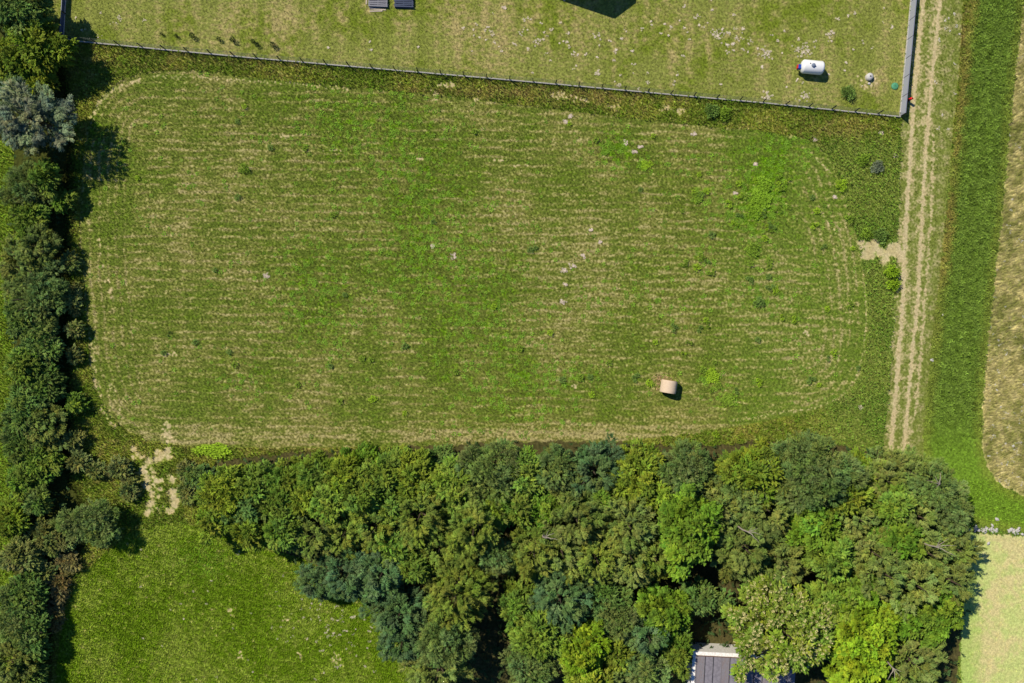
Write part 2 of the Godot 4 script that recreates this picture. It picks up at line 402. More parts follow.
func build_ground():
	var far := PlaneMesh.new(); far.size = Vector2(1200, 1200)
	var fm := mat(Color.WHITE, 0.97, 0.1)
	fm.albedo_texture = noise_tex(0.02, Color(0.40, 0.46, 0.18), Color(0.52, 0.54, 0.28), 31)
	fm.uv1_scale = Vector3(60, 60, 1)
	var g := part("countryside_ground", far, fm, self, Vector3(0, -0.03, 0)); tag(g, "wide green countryside ground round the fields", "ground", "", "structure")
	var u1 := U0 + MW / MS; var v1 := V0 + MH / MS
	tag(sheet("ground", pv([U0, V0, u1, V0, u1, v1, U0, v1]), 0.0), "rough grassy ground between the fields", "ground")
	tag(sheet("lawn", clip(POLY.lawn), 0.004), "mown garden lawn above the wire fence", "lawn")
	tag(sheet("hay_field", clip(POLY.field), 0.004), "large mown hay field with rounded corners", "field")
	tag(sheet("meadow", clip(POLY.meadow), 0.004), "bright green meadow at lower left", "meadow")
	tag(sheet("dirt_track", clip(POLY.track), 0.004), "pale two-rut dirt track beside the hay field", "track")
	tag(sheet("stubble_field", clip(POLY.stubble), 0.008), "straw-coloured field at the right edge", "field")
	tag(sheet("crop_field", clip(POLY.crop), 0.012), "dark green crop strip beside the dirt track", "field")
	tag(sheet("dry_field", clip(POLY.pale), 0.004), "pale yellow dry field at lower right", "field")

func clip(p: PackedVector2Array) -> PackedVector2Array:
	var u1 := U0 + MW / MS - 0.5; var v1 := V0 + MH / MS - 0.5
	var r := Geometry2D.intersect_polygons(p, pv([U0 + 0.5, V0 + 0.5, u1, V0 + 0.5, u1, v1, U0 + 0.5, v1]))
	return r[0]

func map_i(u: float, v: float) -> int:
	var x := clampi(int((u - U0) * MS), 0, MW - 1); var y := clampi(int((v - V0) * MS), 0, MH - 1)
	return y * MW + x

func map_col(k: int) -> Vector3:
	return Vector3(pow(col_map[k * 3] / 255.0, 2.2), pow(col_map[k * 3 + 1] / 255.0, 2.2), pow(col_map[k * 3 + 2] / 255.0, 2.2))

# ------------------------------------------------------------------ small plant meshes
func tuft_mesh(n: int, w: float, h: float, lean: float, seed_: int) -> ArrayMesh:
	var r := RandomNumberGenerator.new(); r.seed = seed_
	var st := SurfaceTool.new(); st.begin(Mesh.PRIMITIVE_TRIANGLES)
	for i in n:
		var a := TAU * i / n + r.randf_range(-0.4, 0.4)
		var o := Vector3(cos(a), 0, sin(a)); var side := Vector3(-o.z, 0, o.x)
		var b := o * r.randf_range(0.0, 0.35)
		var tip := b + o * lean * r.randf_range(0.5, 1.3) + Vector3(0, h * r.randf_range(0.6, 1.1), 0)
		var mid := b.lerp(tip, 0.55) + Vector3(0, h * 0.12, 0)
		st.add_vertex(b - side * w * 0.5); st.add_vertex(b + side * w * 0.5); st.add_vertex(mid + side * w * 0.4)
		st.add_vertex(b - side * w * 0.5); st.add_vertex(mid + side * w * 0.4); st.add_vertex(mid - side * w * 0.4)
		st.add_vertex(mid - side * w * 0.4); st.add_vertex(mid + side * w * 0.4); st.add_vertex(tip)
	st.generate_normals()
	return st.commit()

func add_leaf(st: SurfaceTool, at: Vector3, dir: Vector3, nrm: Vector3, l: float, w: float, fold := 0.25):
	var d := dir.normalized(); var s := d.cross(nrm).normalized(); var n := s.cross(d)
	var mid := at + d * l * 0.45
	var tip := at + d * l - n * l * 0.12
	var a := mid + s * w * 0.5 + n * w * fold; var b := mid - s * w * 0.5 + n * w * fold
	st.add_vertex(at); st.add_vertex(a); st.add_vertex(tip)
	st.add_vertex(at); st.add_vertex(tip); st.add_vertex(b)

func spray_mesh(kind: String, seed_: int) -> ArrayMesh:
	# a twig that grows along +x with its leaves facing +y
	var r := RandomNumberGenerator.new(); r.seed = seed_
	var st := SurfaceTool.new(); st.begin(Mesh.PRIMITIVE_TRIANGLES)
	match kind:
		"broad":
			for i in 9:
				var t := i / 8.0
				var sd := 1.0 if i % 2 == 0 else -1.0
				var dir := Vector3(0.5 + t * 0.6, r.randf_range(-0.25, 0.3), sd * (1.0 - t * 0.7) + r.randf_range(-0.2, 0.2))
				add_leaf(st, Vector3(t * 0.34, r.randf_range(-0.04, 0.06), 0), dir, Vector3(r.randf_range(-0.5, 0.5), 1, r.randf_range(-0.5, 0.5)), 0.20 * r.randf_range(0.8, 1.2), 0.13)
		"large":
			for i in 7:
				var t := i / 6.0
				var sd := 1.0 if i % 2 == 0 else -1.0
				var dir := Vector3(0.4 + t * 0.7, r.randf_range(-0.35, 0.1), sd * (1.0 - t * 0.6))
				add_leaf(st, Vector3(t * 0.30, r.randf_range(-0.05, 0.08), 0), dir, Vector3(r.randf_range(-0.4, 0.6), 1, r.randf_range(-0.5, 0.5)), 0.27 * r.randf_range(0.8, 1.2), 0.19)
		"feather":
			for fr in 3:
				var az := (fr - 1) * 0.75 + r.randf_range(-0.2, 0.2)
				var ax := Vector3(cos(az), r.randf_range(-0.2, 0.15), sin(az))
				for i in 5:
					var t := 0.15 + i * 0.19
					for sd in [-1.0, 1.0]:
						var dir: Vector3 = ax * 0.6 + Vector3(-ax.z, -0.12, ax.x) * sd
						add_leaf(st, ax * t * 0.55 - Vector3(0, t * t * 0.10, 0), dir, Vector3(r.randf_range(-0.3, 0.3), 1, r.randf_range(-0.3, 0.3)), 0.22 * (1.15 - t * 0.5), 0.085, 0.15)
		"fine":
			for i in 13:
				var t := i / 12.0
				var sd := 1.0 if i % 2 == 0 else -1.0
				var dir := Vector3(0.9, r.randf_range(-0.5, 0.5), sd * r.randf_range(0.3, 0.9))
				add_leaf(st, Vector3(t * 0.42, r.randf_range(-0.06, 0.06), r.randf_range(-0.05, 0.05)), dir, Vector3(r.randf_range(-0.6, 0.6), 1, r.randf_range(-0.6, 0.6)), 0.20 * r.randf_range(0.7, 1.2), 0.065)
	st.generate_normals()
	return st.commit()

func rosette_mesh(n: int, l: float, w: float, dome: float, seed_: int) -> ArrayMesh:
	var r := RandomNumberGenerator.new(); r.seed = seed_
	var st := SurfaceTool.new(); st.begin(Mesh.PRIMITIVE_TRIANGLES)
	for i in n:
		var a := i * 2.39996; var q := sqrt((i + 0.5) / n)
		var o := Vector3(cos(a) * q, 0, sin(a) * q)
		var p := Vector3(o.x, (1.0 - q * q) * dome + r.randf_range(-0.1, 0.1), o.z) * 0.75
		p.y = maxf(p.y, 0.02)
		add_leaf(st, p, o + Vector3(r.randf_range(-0.4, 0.4), r.randf_range(-0.1, 0.5), r.randf_range(-0.4, 0.4)), Vector3.UP + o * 0.5, l * r.randf_range(0.7, 1.3), w * r.randf_range(0.7, 1.3))
	st.generate_normals()
	return st.commit()

# ------------------------------------------------------------------ grass
func build_grass():
	var bufs := {}
	for t in 9: bufs[t] = PackedFloat32Array()
	var extra := PackedFloat32Array()
	var dens := {0: 1.0, 1: 0.8, 2: 0.55, 3: 0.9, 5: 0.3, 7: 0.9, 8: 0.1}
	var cell := 1.45
	var lush: PackedFloat32Array = _ctx.lush
	var v := -40.0
	while v < 724.0:
		var u := -40.0
		while u < 1064.0:
			var pu := u + rng.randf() * cell; var pw := v + rng.randf() * cell
			var k := map_i(pu, pw)
			var t := int(cls[k])
			if dens.has(t) and rng.randf() < dens[t] * (1.0 - 1.8 * bare[k]):
				var c := map_col(k) * rng.randf_range(0.85, 1.4)
				var s := 0.1
				var tilt := Basis(Vector3.UP, rng.randf() * TAU)
				match t:
					0: s = rng.randf_range(0.08, 0.19) * (1.0 + 0.6 * (_ctx.nm[k] / 255.0 - 0.5))
					1: s = rng.randf_range(0.05, 0.115) * (1.0 + 0.5 * clampf(lush[k], 0, 1))
					2: s = rng.randf_range(0.05, 0.09)
					3: s = rng.randf_range(0.10, 0.22)
					5: s = rng.randf_range(0.06, 0.14)
					7:
						s = rng.randf_range(0.18, 0.32)
						tilt = Basis(Vector3.UP, 0.9 + rng.randfn(0, 0.5)) * Basis(Vector3(0, 0, 1), -1.0)
						c *= 0.95
					8: s = rng.randf_range(0.06, 0.11)
				put(bufs[t], tilt.scaled(Vector3.ONE * s), Vector3((pu - 512.0) * 0.1, 0.0, (pw - 341.5) * 0.1), c)
				if t == 0 and rng.randf() < 0.30:
					put(extra, (Basis(Vector3.UP, rng.randf() * TAU) * Basis(Vector3(0, 0, 1), rng.randf_range(0.1, 0.9))).scaled(Vector3.ONE * rng.randf_range(0.2, 0.48)), Vector3((pu - 512.0) * 0.1, rng.randf_range(0.08, 0.28), (pw - 341.5) * 0.1), c * Vector3(0.72, 0.95, 0.65))
			u += cell
		v += cell
	var short := tuft_mesh(6, 0.34, 0.9, 0.55, 3)
	var tall := tuft_mesh(9, 0.16, 1.3, 0.6, 4)
	var lodged := tuft_mesh(7, 0.10, 1.6, 0.3, 6)
	tag(many("rough_grass", tall, M.grass, self, bufs[0]), "unmown rough grass along fences and hedges", "grass", "", "stuff")
	tag(many("field_grass", short, M.grass, self, bufs[1]), "short grass regrowing in the mown hay field", "grass", "", "stuff")
	tag(many("lawn_grass", short, M.grass, self, bufs[2]), "short grass of the garden lawn", "grass", "", "stuff")
	tag(many("meadow_grass", short, M.grass, self, bufs[3]), "bright green grass of the lower left meadow", "grass", "", "stuff")
	tag(many("track_grass", short, M.grass, self, bufs[5]), "sparse grass between the ruts of the track", "grass", "", "stuff")
	tag(many("straw_stubble", lodged, M.grass, self, bufs[7]), "flattened straw of the field at the right edge", "straw", "", "stuff")
	tag(many("dry_grass", short, M.grass, self, bufs[8]), "sparse pale grass of the dry field", "grass", "", "stuff")
	tag(many("nettle_growth", spray_mesh("broad", 77), M.leaf, self, extra), "leafy nettles and weeds among the rough grass", "weeds", "", "stuff")

func build_crops():
	var buf := PackedFloat32Array()
	var v := -20.0
	while v < 500.0:
		var u := 915.0
		while u < 1040.0:
			var pu := u + rng.randf() * 1.7; var pw := v + rng.randf() * 1.7
			var k := map_i(pu, pw)
			if cls[k] == 6:
				var fade := smoothstep(400.0, 470.0, pw)
				var c := map_col(k) * rng.randf_range(0.8, 1.4)
				var s := rng.randf_range(0.10, 0.20) * (1.0 - 0.6 * fade)
				put(buf, Basis(Vector3.UP, rng.randf() * TAU).scaled(Vector3(s, s * 1.5, s)), Vector3((pu - 512.0) * 0.1, 0.0, (pw - 341.5) * 0.1), c)
			u += 1.7
		v += 1.7
	tag(many("crop_plants", rosette_mesh(11, 0.9, 0.55, 1.0, 21), M.leaf, self, buf), "dense leafy crop plants beside the dirt track", "crop", "", "stuff")
	# clover and dock seedlings that dot the lush parts of the hay field
	var cb := PackedFloat32Array()
	var lush: PackedFloat32Array = _ctx.lush
	for i in 42000:
		var pu := rng.randf_range(80, 870); var pw := rng.randf_range(70, 440)
		var k := map_i(pu, pw)
		if cls[k] != 1 or bare[k] > 0.3: continue
		var g := clampf(lush[k] + (_ctx.nl[k] / 255.0 - 0.5) * 0.3, 0, 1) * (0.3 + 1.4 * smoothstep(0.4, 0.65, _ctx.nm[k] / 255.0))
		if rng.randf() > g * 0.75 + 0.012: continue
		var s := rng.randf_range(0.07, 0.20)
		var c := Vector3(0.165, 0.310, 0.030) * rng.randf_range(0.75, 1.35)
		put(cb, Basis(Vector3.UP, rng.randf() * TAU).scaled(Vector3(s, s * 0.8, s)), Vector3((pu - 512.0) * 0.1, 0.0, (pw - 341.5) * 0.1), c)
	tag(many("clover_seedlings", rosette_mesh(12, 0.9, 0.6, 0.7, 22), M.leaf, self, cb), "bright green clover and seedlings dotting the hay field", "weeds", "", "stuff")

# ------------------------------------------------------------------ boxes and tubes
func box(s: Vector3) -> BoxMesh:
	var b := BoxMesh.new(); b.size = s
	return b

func cyl(r0: float, r1: float, h: float, n := 16) -> CylinderMesh:
	var c := CylinderMesh.new(); c.bottom_radius = r0; c.top_radius = r1; c.height = h; c.radial_segments = n; c.rings = 1
	return c

func add_box(st: SurfaceTool, c: Vector3, s: Vector3, b := Basis.IDENTITY):
	st.append_from(box(s), 0, Transform3D(b, c))

func lathe(profile: Array, n := 24) -> ArrayMesh:
	# profile: [radius, y] pairs from top to bottom
	var st := SurfaceTool.new(); st.begin(Mesh.PRIMITIVE_TRIANGLES)
	for i in profile.size() - 1:
		var p = profile[i]; var q = profile[i + 1]
		for j in n:
			var a0 := TAU * j / n; var a1 := TAU * (j + 1) / n
			var v0 := Vector3(cos(a0) * p[0], p[1], sin(a0) * p[0]); var v1 := Vector3(cos(a1) * p[0], p[1], sin(a1) * p[0])
			var v2 := Vector3(cos(a0) * q[0], q[1], sin(a0) * q[0]); var v3 := Vector3(cos(a1) * q[0], q[1], sin(a1) * q[0])
			st.set_smooth_group(0)
			if p[0] > 1e-4: st.add_vertex(v0); st.add_vertex(v1); st.add_vertex(v2)
			if q[0] > 1e-4: st.add_vertex(v1); st.add_vertex(v3); st.add_vertex(v2)
	st.index(); st.generate_normals()
	return st.commit()

func tube(pts: Array, rad: Array, n := 7) -> ArrayMesh:
	var st := SurfaceTool.new(); st.begin(Mesh.PRIMITIVE_TRIANGLES)
	var rings := []
	for i in pts.size():
		var d: Vector3 = (pts[mini(i + 1, pts.size() - 1)] - pts[maxi(i - 1, 0)]).normalized()
		var s := d.cross(Vector3(0.31, 0.2, 0.93)).normalized(); var w := s.cross(d)
		var ring := []
		for j in n: ring.append(pts[i] + (s * cos(TAU * j / n) + w * sin(TAU * j / n)) * rad[i])
		rings.append(ring)
	for i in rings.size() - 1:
		for j in n:
			var k := (j + 1) % n
			for q in [rings[i][j], rings[i][k], rings[i + 1][j], rings[i][k], rings[i + 1][k], rings[i + 1][j]]: st.add_vertex(q)
	var last: Array = rings[rings.size() - 1]
	for j in n:
		st.add_vertex(last[j]); st.add_vertex(last[(j + 1) % n]); st.add_vertex(pts[pts.size() - 1] + (pts[pts.size() - 1] - pts[pts.size() - 2]).normalized() * rad[rad.size() - 1])
	st.index(); st.generate_normals()
	return st.commit()

# ------------------------------------------------------------------ fences
func build_mesh_fence():
	var t := base("wire_fence", P(476, 75))
	tag(t, "low grey wire mesh fence on concrete kerb between lawn and hay field", "fence")
	var pts := []
	var total := 0.0
	for i in FENCE.size() - 1: total += FENCE[i].distance_to(FENCE[i + 1])
	var n := 37
	for i in n + 1:
		var d := total * i / n
		var j := 0
		while j < FENCE.size() - 2 and d > FENCE[j].distance_to(FENCE[j + 1]):
			d -= FENCE[j].distance_to(FENCE[j + 1]); j += 1
		var q := FENCE[j].lerp(FENCE[j + 1], clampf(d / FENCE[j].distance_to(FENCE[j + 1]), 0, 1))
		pts.append(P(q.x, q.y) - t.position)
	var hp := 1.25
	var post := box(Vector3(0.075, hp, 0.075))
	var wire_of := {}
	for i in n + 1:
		if i == n: continue
		part("post", post, M.post, t, pts[i] + Vector3(0, hp * 0.5, 0), Vector3(rng.randfn(0, 0.035), rng.randfn(0, 0.2), rng.randfn(0, 0.035)))
		var a: Vector3 = pts[i]; var b: Vector3 = pts[i + 1]
		var l := a.distance_to(b); var yaw := -atan2(b.z - a.z, b.x - a.x)
		part("kerb_board", box(Vector3(l - 0.012, 0.20, 0.10)), M.concrete, t, (a + b) * 0.5 + Vector3(0, 0.11 + rng.randf_range(-0.012, 0.012), 0.07), Vector3(0, yaw + rng.randfn(0, 0.003), 0))
		var st := SurfaceTool.new(); st.begin(Mesh.PRIMITIVE_TRIANGLES)
		for k in 7: add_box(st, Vector3(0, 0.2 + k * 0.165, 0), Vector3(l, 0.008, 0.008))
		for k in range(1, 24): add_box(st, Vector3(-l * 0.5 + l * k / 24.0, 0.7, 0.008), Vector3(0.006, 1.0, 0.006))
		var w := part("wire_panel", st.commit(), M.wire, t, (a + b) * 0.5, Vector3(0, yaw, 0))
		w.set_meta("kind", "stuff")

func build_screen_fence():
	var screen := mat(Color(0.66, 0.68, 0.74), 0.7, 0.3); screen.transparency = BaseMaterial3D.TRANSPARENCY_ALPHA; screen.albedo_color.a = 0.86
	var rail := mat(Color(0.50, 0.52, 0.60), 0.5, 0.4)
	var a := P(899.5, 116.5); var b := P(914.0, -36)
	fence_run("screen_fence", "grey woven privacy screen fence along the dirt track", a, b, 1.25, 1.83, screen, rail)
	var navy := mat(Color(0.25, 0.31, 0.44), 0.6, 0.4)
	var r2 := mat(Color(0.42, 0.46, 0.56), 0.5, 0.4)
	fence_run("garden_fence", "short dark blue-grey fence at the lawn's left end under trees", P(64, 36), P(68, -30), 0.75, 2.1, navy, r2)

func fence_run(called: String, label: String, a: Vector3, b: Vector3, h: float, step: float, pm: Material, rm: Material):
	var t := base(called, a); tag(t, label, "fence")
	var n := int(round(a.distance_to(b) / step)); var d := (b - a) / n
	var yaw := -atan2(d.z, d.x); var l := d.length()
	for i in n + 1:
		part("post", box(Vector3(0.07, h + 0.06, 0.07)), M.post, t, d * i + Vector3(0.05, (h + 0.06) * 0.5, 0), Vector3(0, yaw, 0))
		if i == n: continue
		var c := d * (i + 0.5)
		part("screen_panel", box(Vector3(l - 0.06, h - 0.2, 0.012)), pm, t, c + Vector3(0, h * 0.5 + 0.07, 0), Vector3(0, yaw, 0))
		part("top_rail", box(Vector3(l - 0.03, 0.05, 0.05)), rm, t, c + Vector3(0, h + 0.0, 0), Vector3(0, yaw, 0))
		part("base_board", box(Vector3(l - 0.02, 0.16, 0.06)), M.concrete, t, c + Vector3(-0.02, 0.08, 0), Vector3(0, yaw, 0))

# ------------------------------------------------------------------ buildings
func build_shed():
	var h := 2.5
	var turn := deg_to_rad(-3.0)
	var corner := P(697, 656, h)
	var t := base("shed", Vector3(corner.x, 0, corner.z), turn)
	tag(t, "white-walled shed with grey rust-streaked metal roof half under blossoming tree", "shed")
	var white := tri_mat(0.03, Color(0.86, 0.85, 0.84), Color(0.95, 0.95, 0.94), 0.6, 0.95, 41)
	var W := 9.6; var D := 7.0
	part("wall", box(Vector3(W + 0.4, h - 0.1, 0.24)), white, t, Vector3(W * 0.5 - 0.2, (h - 0.1) * 0.5, -0.28))
	part("wall", box(Vector3(0.24, h - 0.1, D + 0.2)), white, t, Vector3(-0.28, (h - 0.1) * 0.5, D * 0.5 - 0.27))
	part("wall", box(Vector3(0.24, h - 0.1, D + 0.2)), white, t, Vector3(W - 0.16, (h - 0.1) * 0.5, D * 0.5 - 0.27))
	part("wall", box(Vector3(W, h - 0.1, 0.24)), white, t, Vector3(W * 0.5 - 0.2, (h - 0.1) * 0.5, D - 0.04))
	part("coping", box(Vector3(W + 0.5, 0.08, 0.36)), white, t, Vector3(W * 0.5 - 0.2, h - 0.055, -0.26))
	part("coping", box(Vector3(0.34, 0.08, D)), white, t, Vector3(-0.262, h - 0.055, D * 0.5 - 0.065))
	var grey := tri_mat(0.02, Color(0.45, 0.44, 0.48), Color(0.51, 0.50, 0.54), 0.5, 0.6, 42)
	var rim := FastNoiseLite.new(); rim.seed = 5; rim.frequency = 0.05
	# rusted sheets: rust grows in streaks down the fall of the roof
	var im := Image.create(128, 512, false, Image.FORMAT_RGB8)
	for y in 512:
		for x in 128:
			var q := rim.get_noise_2d(x * 2.2, y * 0.25) + 0.5 * rim.get_noise_2d(x * 5.0, y * 2.0)
			im.set_pixel(x, y, Color(0.48, 0.47, 0.50).lerp(Color(0.50, 0.31, 0.19), smoothstep(0.32, 0.6, q) * 0.8) * (1.0 + 0.12 * rim.get_noise_2d(x * 3.0 + 900, y)))
	var rust := mat(Color.WHITE, 0.75, 0.3); rust.albedo_texture = ImageTexture.create_from_image(im)
	rust.uv1_scale = Vector3(3, 2, 1)
	var n := 12
	for i in n:
		part("roof_sheet", box(Vector3(W / n - 0.03, 0.05, D)), rust if i in [0, 3, 5, 6, 8] else grey, t, Vector3((i + 0.5) * W / n, h, D * 0.5))
		if i > 0: part("roof_seam", box(Vector3(0.05, 0.09, D)), M.post if i % 3 else rust, t, Vector3(i * W / n, h + 0.01, D * 0.5))
	part("verge_board", box(Vector3(0.06, 0.12, D + 0.06)), rust, t, Vector3(-0.04, h + 0.02, D * 0.5))
	part("eaves_board", box(Vector3(W + 0.1, 0.10, 0.06)), mat(Color(0.42, 0.33, 0.28), 0.8), t, Vector3(W * 0.5, h + 0.01, -0.04))

func build_house():
	# the house stands just above the frame; only the shadow of its gable falls into it
	var s := Vector2(0.68, 0.54)
	var hr := 7.0                                       # ridge height
	var tip := P(615, 19)
	var apex := Vector3(tip.x - s.x * hr, 0, tip.z - s.y * hr)
	var turn := -deg_to_rad(5.2)
	var t := base("farmhouse", apex, turn)
	tag(t, "farmhouse above the lawn whose gable throws a dark shadow", "house")
	var w := 4.6; var L := 11.0; var pitch := 0.80
	var he := hr - w * pitch
	var plaster := tri_mat(0.03, Color(0.80, 0.76, 0.68), Color(0.86, 0.82, 0.74), 0.4, 0.95, 51)
	var tiles := tri_mat(0.06, Color(0.42, 0.22, 0.16), Color(0.56, 0.31, 0.22), 1.0, 0.9, 52)
	var wi := w - 0.45
	var y1 := hr - wi * pitch - 0.2
	for z in [-0.55, -L + 0.55]:
		var st := SurfaceTool.new(); st.begin(Mesh.PRIMITIVE_TRIANGLES)
		var f := [Vector3(-wi, 0, z), Vector3(-wi, y1, z), Vector3(0, hr - 0.2, z), Vector3(wi, y1, z), Vector3(wi, 0, z)]
		for side in [0.12, -0.12]:
			for q in [[0, 1, 2], [0, 2, 4], [4, 2, 3]]:
				var o: Array = q if side < 0 else [q[0], q[2], q[1]]
				for i in o: st.add_vertex(f[i] + Vector3(0, 0, side))
		st.generate_normals()
		part("gable_wall", st.commit(), plaster, t)
	for sx in [-1.0, 1.0]:
		part("side_wall", box(Vector3(0.24, y1, L - 1.4)), plaster, t, Vector3(sx * (wi - 0.13), y1 * 0.5, -L * 0.5))
		var sl := sqrt(w * w + pow(w * pitch, 2))
		part("roof_slope", box(Vector3(sl, 0.14, L)), tiles, t, Vector3(sx * w * 0.5, (hr + he) * 0.5 - 0.08, -L * 0.5), Vector3(0, 0, -sx * atan(pitch)))

# ------------------------------------------------------------------ garden things
func build_garden_things():
	# propane tank
	var c := P(812.3, 67.2, 0.85)
	var t := base("propane_tank", Vector3(c.x, 0, c.z), deg_to_rad(-5.5))
	tag(t, "white cylindrical gas tank lying on the lawn", "tank")
	var wp := mat(Color(0.88, 0.89, 0.90), 0.35, 0.5)
	var R := 0.66; var HL := 0.84
	var prof := []
	for i in 9:
		var a := PI * 0.5 * i / 8.0
		prof.append([R * sin(a), HL + 0.34 * cos(a)])
	for i in 9:
		var a := PI * 0.5 * i / 8.0
		prof.append([R * cos(a), -HL - 0.34 * sin(a)])
	part("vessel", lathe(prof, 32), wp, t, Vector3(0, 0.84, 0), Vector3(0, 0, PI * 0.5))
	for sx in [-0.6, 0.6]:
		part("foot", box(Vector3(0.14, 0.34, 0.8)), M.concrete, t, Vector3(sx, 0.17, 0))
		var lug := tube([Vector3(sx, 1.44, 0), Vector3(sx, 1.50, 0.0)], [0.05, 0.04], 8)
		part("lifting_lug", lug, wp, t)
	var dome := part("valve_dome", lathe([[0.0, 0.14], [0.14, 0.13], [0.19, 0.09], [0.20, -0.05]], 20), mat(Color(0.42, 0.47, 0.56), 0.4), t, Vector3(-0.12, 1.48, 0.04))
	part("hinge", box(Vector3(0.22, 0.05, 0.06)), mat(Color(0.24, 0.28, 0.36), 0.5), dome, Vector3(0.16, 0.04, 0.08))
	part("gauge", cyl(0.06, 0.06, 0.08, 12), mat(Color(0.3, 0.32, 0.36), 0.5), t, Vector3(-0.42, 1.47, -0.12))
	var cab := part("regulator_cabinet", box(Vector3(0.34, 0.42, 0.40)), mat(Color(0.12, 0.27, 0.62), 0.5), t, Vector3(-1.27, 0.84, 0.1))
	part("cabinet_door", box(Vector3(0.06, 0.40, 0.38)), mat(Color(0.78, 0.20, 0.16), 0.5), cab, Vector3(-0.20, 0.0, 0))
	part("pipe", tube([Vector3(-1.2, 0.02, 0.1), Vector3(-1.2, 0.7, 0.1)], [0.03, 0.03], 8), M.post, t)
	# concrete well head
	t = base("well_head", P(868.5, 77.5)); tag(t, "round grey concrete well head on a bare patch of lawn", "well")
	part("well_ring", lathe([[0.30, 0.38], [0.36, 0.35], [0.36, 0.0]], 24), M.concrete, t)
	var lid := part("well_cover", lathe([[0.0, 0.06], [0.28, 0.05], [0.31, 0.0]], 24), tri_mat(0.05, Color(0.66, 0.66, 0.66), Color(0.80, 0.80, 0.80), 1.0, 0.9, 61), t, Vector3(0, 0.37, 0))
	part("lifting_ring", cyl(0.07, 0.06, 0.07, 12), M.post, lid, Vector3(0.02, 0.07, 0))
	var st := part("paving_stone", stone_mesh(3), M.stone, self, P(869, 83.6) + Vector3(0, 0.04, 0)); st.scale = Vector3(0.15, 0.10, 0.13)
	tag(st, "small pale block beside the concrete well head", "stone")
	# green tank lid
	t = base("tank_lid", P(894.8, 86.2)); tag(t, "round green lid set in the lawn near the fence", "lid")
	var gm := mat(Color(0.25, 0.50, 0.38), 0.6)
	part("collar", lathe([[0.33, 0.07], [0.36, 0.05], [0.37, 0.0]], 24), gm, t)
	part("cover", lathe([[0.0, 0.13], [0.20, 0.12], [0.31, 0.09], [0.33, 0.06]], 24), mat(Color(0.32, 0.58, 0.45), 0.6), t)
	for k in 4: part("rib", box(Vector3(0.5, 0.02, 0.03)), gm, t, Vector3(0, 0.125, 0), Vector3(0, PI * k / 4.0, 0))
	# red hydrant
	t = base("hydrant", P(907.3, 101)); tag(t, "red hydrant post on the track side of the screen fence", "hydrant")
	var red := mat(Color(0.80, 0.10, 0.10), 0.45, 0.5)
	part("base_flange", cyl(0.16, 0.16, 0.08, 16), M.post, t, Vector3(0, 0.04, 0))
	part("stand_pipe", cyl(0.09, 0.085, 0.5, 16), mat(Color(0.30, 0.08, 0.08), 0.5), t, Vector3(0, 0.3, 0))
	var head := part("head", lathe([[0.0, 0.46], [0.08, 0.44], [0.13, 0.36], [0.13, 0.06], [0.10, 0.0]], 18), red, t, Vector3(0, 0.52, 0))
	for sx in [-1.0, 1.0]: part("outlet", cyl(0.055, 0.055, 0.14, 12), red, head, Vector3(sx * 0.17, 0.22, 0), Vector3(0, 0, PI * 0.5))
	part("operating_nut", cyl(0.04, 0.03, 0.07, 6), M.post, head, Vector3(0, 0.49, 0))
	# pallets by the top edge
	pallets()
	# row of young shrubs on the lawn
	var spots := [[162.5, 34.5, 0.45], [177, 36.5, 0.5], [193.5, 37, 0.75], [220, 40, 0.6], [234, 41, 0.75], [254, 42.5, 0.65], [258, 46, 0.6], [273.5, 46, 0.75]]
	var ords := ["first", "second", "third", "fourth", "fifth", "sixth", "seventh", "eighth"]
	for i in spots.size():
		var a: Array = spots[i]
		var b := base("young_shrub", P(a[0], a[1]), rng.randf() * TAU)
		tag(b, "small dark young shrub, %s from left in the row above the fence" % ords[i], "shrub", "row of young shrubs on the lawn")
		part("stem", cyl(0.022, 0.012, a[2], 6), M.bark, b, Vector3(0, a[2] * 0.5, 0))
		var fm := shrub_mesh(70 + i % 3)
		var f := part("foliage", fm, leaf_mat(Vector3(0.035, 0.06, 0.018)), b, Vector3(0, a[2] * 0.55, 0)); f.scale = Vector3(0.40, 0.5, 0.40) * a[2]

var _leaf_mats := {}
func leaf_mat(c: Vector3) -> StandardMaterial3D:
	var key := str(c)
	if not _leaf_mats.has(key):
		var m: StandardMaterial3D = M.leaf.duplicate()
		m.vertex_color_use_as_albedo = false
		m.albedo_color = Color(c.x, c.y, c.z).linear_to_srgb()
		_leaf_mats[key] = m
	return _leaf_mats[key]

var _shrubs := {}
func shrub_mesh(seed_: int) -> ArrayMesh:
	# leaves spread through a ball of radius 1
	if _shrubs.has(seed_): return _shrubs[seed_]
	var r := RandomNumberGenerator.new(); r.seed = seed_
	var st := SurfaceTool.new(); st.begin(Mesh.PRIMITIVE_TRIANGLES)
	for i in 150:
		var d := Vector3(r.randfn(), r.randfn(), r.randfn()).normalized()
		var lump := 0.75 + 0.3 * sin(d.x * 5.0 + seed_) * sin(d.z * 4.0 + seed_ * 2.0)
		var p := d * lump * pow(r.randf(), 0.35)
		add_leaf(st, p, d + Vector3(r.randf_range(-0.6, 0.6), r.randf_range(-0.3, 0.5), r.randf_range(-0.6, 0.6)), d + Vector3(0, 0.7, 0), r.randf_range(0.25, 0.45), r.randf_range(0.14, 0.24))
	st.generate_normals()
	_shrubs[seed_] = st.commit()
	return _shrubs[seed_]

